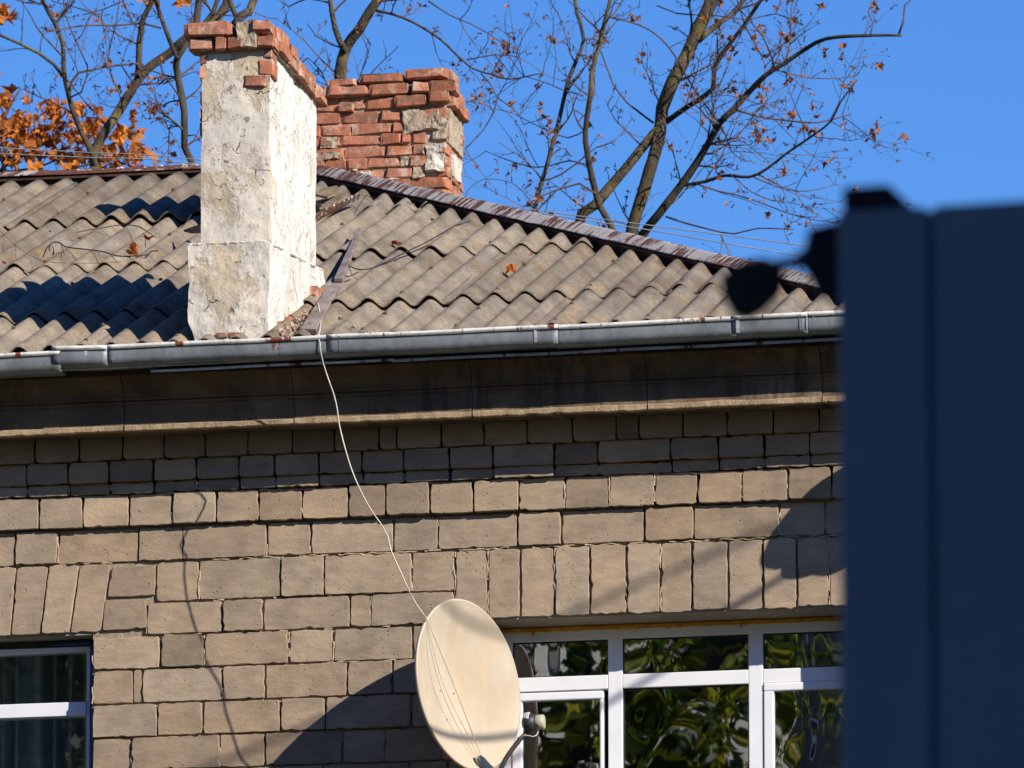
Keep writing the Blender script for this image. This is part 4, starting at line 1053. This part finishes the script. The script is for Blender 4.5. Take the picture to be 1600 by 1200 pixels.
    h.tube([bk, bk-nrm*.10], .03, 10); h.tube([bk-nrm*.08+Vector((0, 0, -.18)), bk-nrm*.08+Vector((0, 0, .12))], .022, 10); q0 = bk-nrm*.08+Vector((0, 0, -.16)); h.tube([q0, Vector((q0.x-.03, -ctr.y+.0, q0.z))], .022, 10); h.obj('wall_mount', DARKMETAL, root, True)
    # two thin leads crossing the face
    for L_, r, nm in (([(663, 962), (672, 1000), (686, 1055), (706, 1103), (730, 1150), (752, 1195), (760, 1212)], .0016, 'lead'), ([(663, 962), (690, 1027), (715, 1090), (738, 1150), (757, 1200), (763, 1214)], .0022, 'lead')):
        h = MB(); P2 = []
        for x, y in L_:
            p = onface(x, y); P2.append(p+nrm*.006)
        h.tube(smooth_line(P2, .03), r, 6); h.obj(nm, simple('tan_lead', (.33, .27, .19), (.45, .38, .28), 8, .6, .2), root, True)
    return ctr, onface
dctr, onface = dish()
dtop = onface(664, 963)+dctr
c_pts = [on_roof(497, 474, .08), on_roof(501, 495, .07), on_roof(500, 516, .07), at(497, 527, GY-.006), at(500, 536, GY-.014), at(500, 543, GY-.014), at(505, 568, GY+.02), at(514, 595, GY+.05), at(522, 618, -.60), at(527, 640, -.59), at(530, 663, -.60), at(539, 700, -.61), at(551, 738, -.615), at(566, 772, -.62), at(580, 797, -.625), at(598, 823, -.63), at(606, 838, -.635), at(611, 860, -.64), at(628, 898, -.65), at(645, 935, -.655), dtop-Vector((0, .01, 0))]
rope('cable', c_pts, .0034, CABLE_W, 'white coaxial cable hanging from the gutter down to the top of the satellite dish', 'cable', 8)

# ================================================================== overhead lines behind, and the cable in front of the facade
for k, (A, B, C_, D_) in enumerate((((0, 231), (312, 250), (836, 328), (1253, 383)), ((0, 240), (312, 257), (934, 347), (1244, 399)))):
    yw = 9.0+k*.4; P0, P1, P2, P3 = [at(*p, yw) for p in (A, B, C_, D_)]
    e0 = P0+(P0-P1)*4; e1 = P3+(P3-P2)*4
    rope('power_line', [e0, P0, P1, P2, P3, e1], .0032, WIRE, ('upper' if k == 0 else 'lower')+' of the two thin wires strung behind the roof in front of the trees', 'wire', 5, .3, group='thin wires behind the roof')
K = Vector((1.5, -1, .98))
def overhead(a, c, sW, r_, label, px_end, lab2, lab3):
    w1 = at(*a, 0)+K*sW; w0 = at(*c, 0)+K*sW; dw = (w1-w0)/(a[0]-c[0])
    wl, wr_ = w0-dw*(c[0]-px_end), w1+dw*1900
    rope('overhead_cable', [wl, w0, w1, wr_], r_, CABLE_B, label, 'cable', 8, .3)
    for p, lab in ((wl, lab2), (wr_, lab3)):
        m = MB(); m.tube([Vector((p.x, p.y, GROUND)), p+Vector((0, 0, .06))], [.12, .07], 12); tag(m.obj('utility_pole', GREYWOOD, None, True), lab, 'pole')
overhead((1292, 861), (1144, 949), 3.4, .016, 'thick black overhead cable whose shadow crosses the lintel and the window', 275, 'near grey wooden pole holding the thick overhead cable beyond the right border', 'tall grey wooden pole far right holding the thick overhead cable')
overhead((1124, 861), (785, 1005), 4.8, .014, 'thinner black overhead cable strung farther from the house than the thick one', -300, 'near grey wooden pole holding the thinner overhead cable beyond the right border', 'tall grey wooden pole far right holding the thinner overhead cable')
# unseen lamp shape, added to cast the rounded shadow at the right facade end
lp = at(1312, 812, 0)+K*.62
lamp = tag(empty('unseen_shadow_lamp', lp), 'unseen round lamp shape added on a wall bracket behind the blue cabin for its shadow', 'lamp')
m = MB(); N = 20; prf = [(.0, .20), (.05, .19), (.14, .15), (.20, .06), (.215, .0), (.215, -.03), (.165, -.05), (.165, -.13), (.12, -.15), (.06, -.22), (0, -.225)]
V = []; F = []
for r_, z in prf:
    for j in range(N): V.append((max(r_, .001)*math.cos(6.283*j/N), max(r_, .001)*math.sin(6.283*j/N), z))
for k in range(len(prf)-1):
    for j in range(N): F.append((k*N+j, (k+1)*N+j, (k+1)*N+(j+1) % N, k*N+(j+1) % N))
mesh_obj('unseen_lamp_shade', V, F, DARKMETAL, lamp, True)
m.tube([Vector((0, 0, .18)), Vector((0, 0, .30)), Vector((-.10, .12, .32)), Vector((X_R-lp.x-.04, -lp.y, .30))], .014, 8); m.obj('unseen_lamp_bracket', DARKMETAL, lamp)

# ================================================================== FOREGROUND CABIN AND ITS LAMP (out of focus)
FY = -36.4
P0 = at(1309, 331, FY); phi = rad(4.5); tdir = Vector((math.cos(phi), -math.sin(phi), 0)); bdir = Vector((math.sin(phi), math.cos(phi), 0))
cab = tag(empty('cabin', (P0.x, P0.y, GROUND)), 'dark blue metal cabin corner standing blurred in the right foreground', 'cabin')
def cpt(u, d, z): p = Vector((P0.x, P0.y, 0))+tdir*u+bdir*d; return Vector((p.x-P0.x, p.y-P0.y, z-GROUND))
def cbox(m, u0, u1, d0, d1, z0, z1):
    m.add([cpt(u0, d0, z0), cpt(u1, d0, z0), cpt(u1, d1, z0), cpt(u0, d1, z0), cpt(u0, d0, z1), cpt(u1, d0, z1), cpt(u1, d1, z1), cpt(u0, d1, z1)], [(0, 3, 2, 1), (4, 5, 6, 7), (0, 1, 5, 4), (1, 2, 6, 5), (2, 3, 7, 6), (3, 0, 4, 7)])
us = (at(1455, 800, FY)-P0).length*0+ (1457-1309)/1345
ztc = P0.z
for (a, c, z_) in ((0, us-.005, ztc), (us+.005, us+1.15, ztc), (us+1.162, us+2.3, ztc)):
    m = MB(); cbox(m, a, c, 0, .04, GROUND, z_); bevel(m.obj('wall_panel', BLUE, cab), .002, 1)
m = MB(); cbox(m, .0+.02, us+2.28, .041, 2.2, GROUND, ztc-.01); m.obj('body', BLUE, cab)
m = MB(); cbox(m, us-.005, us+.005, .014, .041, GROUND, ztc-.003); m.obj('joint_strip', BLUE, cab)
# flat roof edge block on top left
u0, u1 = (1316-1309)/1345, (1421-1309)/1345; zz = ztc+.030
m = MB(); m.add([cpt(u0, .0, ztc+.001), cpt(u1, .0, ztc+.001), cpt(u1, .3, ztc+.001), cpt(u0, .3, ztc+.001), cpt(u0, .0, zz), cpt(u1-.022, .0, zz), cpt(u1-.022, .3, zz), cpt(u0, .3, zz)], [(0, 3, 2, 1), (4, 5, 6, 7), (0, 1, 5, 4), (1, 2, 6, 5), (2, 3, 7, 6), (3, 0, 4, 7)])
bevel(m.obj('vent_cowl', BLUE2, cab), .004, 2)
# bracket lamp
lr = at(1200, 440, FY+.05)
fl_ = tag(empty('bracket_lamp', lr), 'dark blurred lamp on a short arm sticking out left of the blue cabin', 'lamp')
def loop_solid(name, outline, d0, d1, mat, ins=.004):
    n = len(outline); V = []
    for Yq, k in ((FY+d0, .93), (FY+d0+ins, 1), (FY+d1-ins, 1), (FY+d1, .93)):
        cx_ = sum(p[0] for p in outline)/n; cy_ = sum(p[1] for p in outline)/n
        for x, y in outline: V.append(at(cx_+(x-cx_)*k, cy_+(y-cy_)*k, Yq)-lr)
    F = [tuple(range(n)), tuple(3*n+i for i in range(n))[::-1]]
    for a in range(3):
        for i in range(n): F.append((a*n+i, (a+1)*n+i, (a+1)*n+(i+1) % n, a*n+(i+1) % n))
    mesh_obj(name, V, F, mat, fl_)
loop_solid('lamp_head', [(1124, 434), (1152, 411), (1190, 402), (1220, 409), (1227, 440), (1220, 462), (1190, 491), (1168, 502), (1146, 494), (1130, 466)], .0, .10, LAMPM)
loop_solid('junction_box', [(1262, 358), (1290, 350), (1312, 344), (1312, 466), (1278, 466), (1268, 440), (1252, 416)], .02, .12, BLUE2)
m = MB(); m.tube([at(1206, 424, FY+.05)-lr, at(1224, 411, FY+.06)-lr, at(1240, 412, FY+.06)-lr, at(1262, 402, FY+.07)-lr], [.008, .007, .0075, .012], 8); m.obj('arm', DARKMETAL, fl_)

# ================================================================== TREES
def leaf_blob(m, p, s): m.add(*leaf_geo(p, s, rndrot()))
class Tree:
    def __init__(s, base_px, Y, label, cat='tree', group=None):
        s.Y = Y; b0 = at(*base_px, Y); s.root = tag(empty('bare_tree', (b0.x, Y, GROUND)), label, cat, group); s.o = Vector((b0.x, Y, GROUND)); s.samples = []; s.tw = MB(); s.lf = MB(); s.nt = 0; s.lk = 0
    def limb(s, pts, w0, w1, y0=0, y1=0, name='limb', dens=1.0):
        P_ = []; n = len(pts)
        for i, (x, y) in enumerate(pts): P_.append(at(x, y, s.Y+y0+(y1-y0)*i/(n-1)+R.uniform(-.05, .05)))
        L_ = smooth_line(P_, .07); k = len(L_); sc = (CAM-P_[0]).length/FPX
        rads = [(w0+(w1-w0)*i/(k-1))*.5*sc*(1+.10*noise.noise(Vector((i*.35, w0, y0)))) for i in range(k)]
        L_ = [p+Vector((noise.noise(p*2.1), noise.noise(p*2.1+Vector((5, 0, 0))), noise.noise(p*2.1+Vector((9, 0, 0)))))*.022 for p in L_]
        m = MB(); m.tube([p-s.o for p in L_], rads, 10 if w0 > 8 else 7, wob=.05 if w0 > 8 else 0); m.obj(name, BARK if w0 > 5 else TWIG, s.root, True)
        for i in range(2, k): s.samples.append((L_[i], (L_[i]-L_[i-1]).normalized(), rads[i], dens))
        return L_
    def trunk(s, px, py, w, y0=0):
        p = at(px, py, s.Y+y0); sc = (CAM-p).length/FPX; m = MB()
        pts = smooth_line([Vector((p.x-.3, s.Y+y0, GROUND)), Vector((p.x-.15, s.Y+y0, (GROUND+p.z)*.5)), p], .5)
        n = len(pts); m.tube([q_-s.o for q_ in pts], [w*sc*.5*(1+1.0*(1-i/(n-1))) for i in range(n)], 12, wob=.05); m.obj('trunk', BARK, s.root, True)
    def twig(s, p, d, L, r, depth, leafp, leafs):
        n = max(4, int(L/.055)); pts = [p]; q_ = p.copy(); dd = d.copy()
        for i in range(n):
            dd = (dd + Vector((R.gauss(0, .12), R.gauss(0, .12), R.gauss(.03, .12)))).normalized(); q_ = q_+dd*(L/n); pts.append(q_.copy())
        s.tw.tube([a-s.o for a in pts], [r*(1-.72*i/n) for i in range(n+1)], 4 if r > .004 else 3, cap=False); s.nt += 1
        if depth > 0:
            for i in range(1, n+1):
                if R.random() < .44:
                    perp = Vector((R.gauss(0, 1), R.gauss(0, .7), R.gauss(.15, 1))); perp = (perp-dd*perp.dot(dd)).normalized()
                    d2 = (pts[i]-pts[i-1]).normalized()*.75+perp*R.uniform(.5, 1.0)
                    s.twig(pts[i], d2.normalized(), L*R.uniform(.25, .55)*(1-.4*i/n), r*.58, depth-1, leafp, leafs)
        # buds / seed keys
        if R.random() < .55:
            for _ in range(R.randint(1, 3)):
                e = pts[-1]+Vector([R.gauss(0, .012) for _ in range(3)]); s.tw.tube([pts[-1]-s.o, e-s.o+Vector((0, 0, -.006))], [.003, .0045], 3)
        if R.random() < leafp:
            for _ in range(R.randint(1, 4)):
                e = pts[-1]+Vector([R.gauss(0, .022) for _ in range(3)]); leaf_blob(s.lf, e-s.o, leafs*R.uniform(.5, 1.2)); s.lk += 1
    def grow(s, num, Lr=(.25, .9), leafp=.05, leafs=.035, depth=2, bias=(0, 0, .25), filt=None):
        c = 0; tries = 0
        while c < num and tries < num*20:
            tries += 1; p, d, r, dens = R.choice(s.samples)
            if R.random() > dens or r > .05 and R.random() < .6: continue
            if filt and not filt(p): continue
            perp = Vector((R.gauss(0, 1), R.gauss(0, .8), R.gauss(0, 1))); perp = (perp-d*perp.dot(d)).normalized()
            dd = (d*.45+perp+Vector(bias)).normalized(); s.twig(p+perp*r*.6, dd, R.uniform(*Lr), min(.0075, max(.0035, r*.5)), depth, leafp, leafs); c += 1
    def done(s, leafmat):
        if s.tw.v: tag(s.tw.obj('twigs', TWIG, s.root), kind='stuff')
        if s.lf.v: tag(s.lf.obj('leaves', leafmat, s.root), kind='stuff')

t = Tree((1000, 400), 14, 'large nearly bare tree with sparse brown leaves behind the right side of the roof')
t.trunk(1000, 420, 26)
t.limb([(1000, 430), (985, 370), (1005, 300), (1023, 248), (1034, 206), (1037, 169), (1052, 127), (1070, 89), (1089, 47), (1108, 9), (1124, -40)], 19, 21, name='limb', dens=.5)
t.limb([(1000, 425), (906, 352), (930, 319), (953, 291), (981, 258), (1009, 225), (1030, 200)], 20, 14, -.1, 0, dens=.5)
t.limb([(1044, 190), (1075, 169), (1103, 150), (1117, 136), (1117, 108), (1136, 75), (1164, 37), (1190, -5)], 9, 6, 0, -.4)
t.limb([(1090, 64), (1122, 37), (1145, 19), (1170, -12)], 10, 7, 0, .3)
t.limb([(998, 400), (1003, 366), (1028, 337), (1066, 291), (1089, 258), (1108, 225), (1124, 192), (1145, 169), (1169, 141), (1197, 117), (1230, 98), (1262, 75), (1291, 59), (1347, 55), (1408, 56)], 15, 4, .1, -.8)
t.limb([(1403, 56), (1412, 33), (1415, 9), (1430, -6)], 3.5, 2, -.8, -.8)
t.limb([(1360, 56), (1366, 38), (1357, 20), (1366, 0)], 2.5, 1.5, -.7, -.6)
t.limb([(1066, 293), (1103, 286), (1131, 277), (1169, 277), (1197, 263), (1230, 239), (1272, 211), (1300, 188), (1314, 159), (1340, 125)], 6.5, 2.2, .1, -.6)
t.limb([(1145, 171), (1188, 183), (1230, 188), (1277, 192), (1330, 178)], 4, 2, 0, .3)
t.limb([(818, 370), (831, 333), (841, 300), (852, 265), (862, 225), (878, 169), (892, 117), (911, 61), (902, 19), (899, -20)], 7.5, 6, -.4, -.2)
t.limb([(965, 380), (953, 350), (939, 323), (927, 281), (918, 234), (916, 202), (925, 150), (925, 117), (934, 70), (944, 33), (957, -12)], 11, 6, -.2, -.5)
t.limb([(932, 302), (906, 286), (878, 295), (841, 309), (815, 325)], 3.5, 2, -.3, -.5)
t.limb([(1023, 190), (1000, 173), (977, 155), (958, 131), (948, 103), (940, 80)], 3.6, 2.2, 0, .4)
t.limb([(955, 30), (1000, 42), (1030, 62), (1056, 94), (1076, 124), (1098, 155), (1122, 190)], 2.6, 3.2, -.5, 0)
t.limb([(1126, 195), (1135, 215), (1142, 240)], 4, 2, 0, 0)
t.limb([(1040, 340), (1070, 350), (1103, 358), (1145, 366), (1183, 356), (1239, 358)], 3.4, 1.6, 0, -.3)
t.limb([(1086, 288), (1120, 300), (1150, 305), (1192, 318), (1240, 335), (1275, 340)], 2.6, 1.4, 0, -.4)
t.limb([(1028, 10), (1060, 22), (1120, 22), (1170, 30), (1210, 22), (1250, 40)], 2.4, 1.8, .2, .3)
t.limb([(1172, 277), (1215, 292), (1260, 300), (1300, 292)], 2.4, 1.2, 0, 0)
t.limb([(1164, 40), (1183, 70), (1196, 100), (1192, 130)], 2.6, 1.4, 0, -.2)
t.limb([(914, 150), (880, 140), (850, 128), (820, 118)], 2.4, 1.3, -.3, -.3)
t.limb([(916, 202), (886, 214), (850, 200), (812, 180)], 2.4, 1.3, -.3, -.1)
t.limb([(921, 258), (890, 250), (840, 262), (790, 248), (760, 236)], 2.6, 1.2, -.3, .1)
xr_ = at(1060, 200, 14).x
t.grow(70, (.3, .8), .11, .036, 2, (.25, 0, .15), lambda p: xr_ < p.x < at(1345, 100, 14).x)
t.grow(46, (.25, .65), .08, .034, 2, (-.1, 0, .2), lambda p: p.x <= xr_)
t.done(BROWNLEAF)

t2 = Tree((560, 300), 12.5, 'forked bare tree rising between the two chimneys')
t2.trunk(534, 200, 24)
t2.limb([(533, 210), (534, 150), (533, 115), (541, 75), (560, 47), (576, 19), (600, -12)], 22, 14, dens=.4)
t2.limb([(541, 82), (531, 65), (524, 45), (519, 20), (514, -15)], 10, 8, dens=.4)
t2.limb([(582, 16), (612, 22), (646, 35), (688, 61), (716, 89), (735, 107), (768, 117), (796, 124), (850, 116)], 5, 2, 0, -.5)
t2.limb([(749, 115), (763, 130), (777, 154), (771, 175), (755, 200), (726, 230)], 2.6, 1.8, -.3, -.2)
t2.limb([(777, 154), (800, 170), (812, 182), (818, 196)], 2.2, 1.4, -.3, -.2)
t2.limb([(668, 0), (700, 22), (733, 36), (760, 52), (790, 72), (812, 78)], 2.6, 1.4, -.2, -.2)
t2.limb([(516, 6), (480, -2), (450, 10)], 3, 2, 0, 0)
t2.limb([(727, 95), (770, 88), (806, 90)], 2.2, 1.4, 0, 0)
t2.grow(22, (.2, .6), .10, .028, 2, (.05, 0, .1), lambda p: p.x > at(600, 100, 12.5).x)
t2.grow(14, (.3, .6), .05, .028, 2, (-.3, 0, .1), lambda p: p.x <= at(600, 100, 12.5).x)
t2.done(BROWNLEAF)

t3 = Tree((150, 300), 12, 'bare tree with a V shaped fork and mossy limbs behind the left roof')
t3.trunk(148, 262, 17)
t3.limb([(150, 275), (145, 245), (128, 205), (118, 180), (108, 145), (100, 110), (96, 70), (84, 40), (68, 8), (60, -20)], 10, 6, dens=.8)
t3.limb([(148, 265), (152, 232), (182, 180), (210, 130), (227, 108), (266, 84), (294, 60), (335, 34), (352, 10), (362, -20)], 15, 15, .1, .4, dens=.5)
t3.limb([(215, 118), (216, 70), (226, 28), (238, 8), (244, -20)], 11, 8, .2, .2, dens=.6)
t3.limb([(98, 118), (84, 100), (60, 84), (30, 70), (0, 57), (-40, 48)], 5.5, 3.5, 0, -.3)
t3.limb([(108, 150), (112, 130), (122, 116), (140, 112), (160, 106), (186, 101), (215, 98)], 5, 3, 0, .2)
t3.limb([(70, 52), (95, 49), (135, 43), (175, 42), (224, 39), (252, 46)], 2.5, 3.4, -.1, .3)
t3.limb([(110, 154), (128, 146), (136, 120), (136, 105), (125, 82), (108, 48), (98, 20), (96, -10)], 2.8, 2, 0, -.2)
t3.limb([(45, 3), (62, 10), (66, 4)], 3, 4, 0, 0)
t3.limb([(186, 140), (184, 152), (180, 170)], 0.1, .1, 0, 0)
t3.limb([(192, 178), (190, 160), (184, 142), (172, 118), (165, 98), (170, 70), (180, 40), (188, 0)], 2.6, 1.8, .1, .3)
t3.limb([(148, 22), (110, 12), (80, 4)], 2, 1.5, 0, 0)
t3.limb([(196, 0), (160, 16), (128, 26)], 2, 1.5, 0, 0)
t3.grow(50, (.2, .55), .04, .03, 2, (0, 0, .1), lambda p: p.z > at(100, 190, 12).z)
t3.done(BROWNLEAF)

t4 = Tree((297, 300), 11, 'slender dark tree just left of the plastered chimney, forking near its top')
t4.trunk(300, 262, 13)
t4.limb([(302, 275), (297, 252), (286, 228), (287, 175), (282, 140), (277, 105), (280, 86)], 11, 11, dens=.5)
t4.limb([(279, 92), (268, 66), (258, 42), (250, 18), (240, -20)], 8, 6, dens=.5)
t4.limb([(280, 90), (292, 74), (304, 58), (318, 44), (334, 22), (346, -15)], 9, 7, dens=.3)
t4.limb([(306, 42), (308, 20), (314, -20)], 11, 11, .5, .6, dens=.2)
t4.limb([(366, 40), (374, 28), (388, 20), (402, -15)], 15, 12, .5, .6, dens=.2)
t4.limb([(372, 36), (362, 14), (352, -15)], 9, 7, .5, .6, dens=.2)
t4.limb([(290, 212), (302, 210), (312, 222)], 2.5, 1.5)
t4.limb([(284, 200), (272, 196), (262, 202)], 2, 1.2)
t4.grow(26, (.15, .5), .12, .03, 2, (0, 0, .1))
t4.done(BROWNLEAF)

t5 = Tree((20, 300), 16, 'maple keeping its bright orange leaves, low behind the left roof')
t5.trunk(-20, 300, 20)
t5.limb([(-20, 300), (5, 262), (-4, 225), (10, 180), (30, 140)], 9, 3)
t5.limb([(30, 290), (24, 262), (8, 240), (2, 210)], 7, 4)
t5.limb([(5, 262), (35, 245), (70, 225), (100, 200), (130, 190)], 5, 2)
t5.limb([(10, 270), (60, 262), (100, 245), (150, 235), (200, 210)], 4, 2)
t5.limb([(60, 300), (110, 265), (170, 250), (225, 235)], 4, 2)
t5.limb([(-10, 220), (-4, 180), (0, 160)], 3, 2)
def leafy(n, cx_, cy_, sx_, sy_, s=.062):
    n = int(n*1.35)
    for _ in range(n):
        p = at(R.gauss(cx_, sx_), R.gauss(cy_, sy_), 16+R.uniform(-.6, .6)); leaf_blob(t5.lf, p-t5.o, s*R.uniform(.6, 1.3))
t5.grow(45, (.15, .5), .5, .045, 1, (0, 0, .1))
for a in ((46, 25, 200, 14, 12), (44, 50, 225, 26, 14), (22, 88, 178, 12, 9), (26, 130, 215, 16, 18), (14, 6, 160, 8, 10), (12, 8, 22, 5, 6), (16, 195, 208, 14, 6), (24, 120, 250, 40, 8), (18, 205, 245, 16, 8), (14, 25, 250, 18, 7), (6, 128, 168, 6, 5), (5, 285, 3, 5, 4), (5, 228, 2, 5, 4)): leafy(*a)
t5.done(ORANGE)

# ================================================================== what stands across the street (seen in the panes), and unseen blocks added for shade
def facing_tree(x, y, h, rad_, label, n=4200):
    root = tag(empty('leafy_tree', (x, y, GROUND)), label, 'tree'); m = MB()
    m.tube(smooth_line([Vector((0, 0, 0)), Vector((.1, .1, h*.4)), Vector((0, 0, h*.8))], .8), [.28, .25, .22, .2, .18, .16, .15, .14, .13, .12, .11, .10, .09, .08, .07, .07, .06, .06, .06, .05, .05, .05, .05, .05, .05, .05, .05, .05, .05, .05][:len(smooth_line([Vector((0, 0, 0)), Vector((.1, .1, h*.4)), Vector((0, 0, h*.8))], .8))], 10)
    m.obj('trunk', BARK, root, True); b2 = MB(); lf = MB()
    for k in range(16):
        z = h*R.uniform(.45, .85); a = R.uniform(0, 6.28); L_ = rad_*R.uniform(.6, 1); e = Vector((math.cos(a)*L_, math.sin(a)*L_, z+R.uniform(0, 1.5)))
        b2.tube(smooth_line([Vector((0, 0, z-.8)), Vector((e.x*.5, e.y*.5, z)), e], .4), .035, 5)
        for _ in range(n//16):
            t_ = R.uniform(.25, 1.05); p = Vector((e.x*t_, e.y*t_, z-.8+(e.z-z+.8)*t_))+Vector([R.gauss(0, .42) for _ in range(3)]); lf.add(*leaf_geo(p, R.uniform(.07, .13), rndrot()))
    tag(b2.obj('boughs', BARK, root, True), kind='stuff'); tag(lf.obj('leaves', GREENLEAF, root), kind='stuff')
facing_tree(-2.7, -15, 20, 1.75, 'yellow green leafy tree across the street, mirrored in the right window')
facing_tree(-6.6, -17, 20, 1.9, 'leafy tree across the street left of the one mirrored in the window')
def block_building(x, y, wx, wy, h, rz, label, matc, rowsn=8, colsn=6):
    root = tag(empty('apartment_block', (x, y, GROUND)), label, 'building'); root.rotation_euler = (0, 0, rz)
    m = MB(); m.box(-wx/2, wx/2, -wy/2, wy/2, 0, h); m.obj('wall', matc, root); 
    gm = bpy.data.meshes.new('window'); 
    q_ = MB(); q_.box(-.6, .6, -.04, .06, -.75, .75); fr = mesh_obj('window', q_.v, q_.f, BLACK, root); pm = MB()
    for a, b__, c_, d_ in ((-.66, .66, .75, .83), (-.66, .66, -.83, -.75), (-.66, -.6, -.75, .75), (.6, .66, -.75, .75), (-.03, .03, -.75, .75)): pm.box(a, b__, .0, .1, c_, d_)
    fm = mesh_obj('frame', pm.v, pm.f, PVC, fr)
    first = True
    for r_ in range(rowsn):
        for c in range(colsn):
            X_ = -wx/2+wx*(c+.5)/colsn; z = 2+r_*2.9
            if z > h-1.2: continue
            if first: o = fr; first = False
            else:
                o = inst('window', fr.data, root); o2 = inst('frame', fm.data, o)
            o.location = (X_, wy/2+.002, z)
cream = simple('pale_render', (.50, .44, .36), (.60, .54, .45), 1)
block_building(-17, -62, 12, 9, 32, rad(-62), 'pale apartment block across the street mirrored in the windows', cream, 10, 4)
block_building(24, -50, 9, 14, 18, rad(90), 'grey building added out of view right of the camera to shade the blue cabin', simple('added_block_grey_render', (.30, .29, .28), (.38, .37, .36), 1), 5, 3)  # added out of frame so that its shadow covers the cabin

dark = simple('added_block_grey_brown_render', (.11, .10, .09), (.16, .145, .13), .6)  # for two unseen blocks added to cut sky light on the facade
block_building(-18, -92, 116, 12, 40, 0, 'long grey brown apartment block added behind the camera to hold back sky light', dark, 13, 26)
block_building(-38, -34, 50, 10, 27, rad(-90), 'grey brown apartment wing added out of view on the left to hold back sky light', dark, 8, 12)
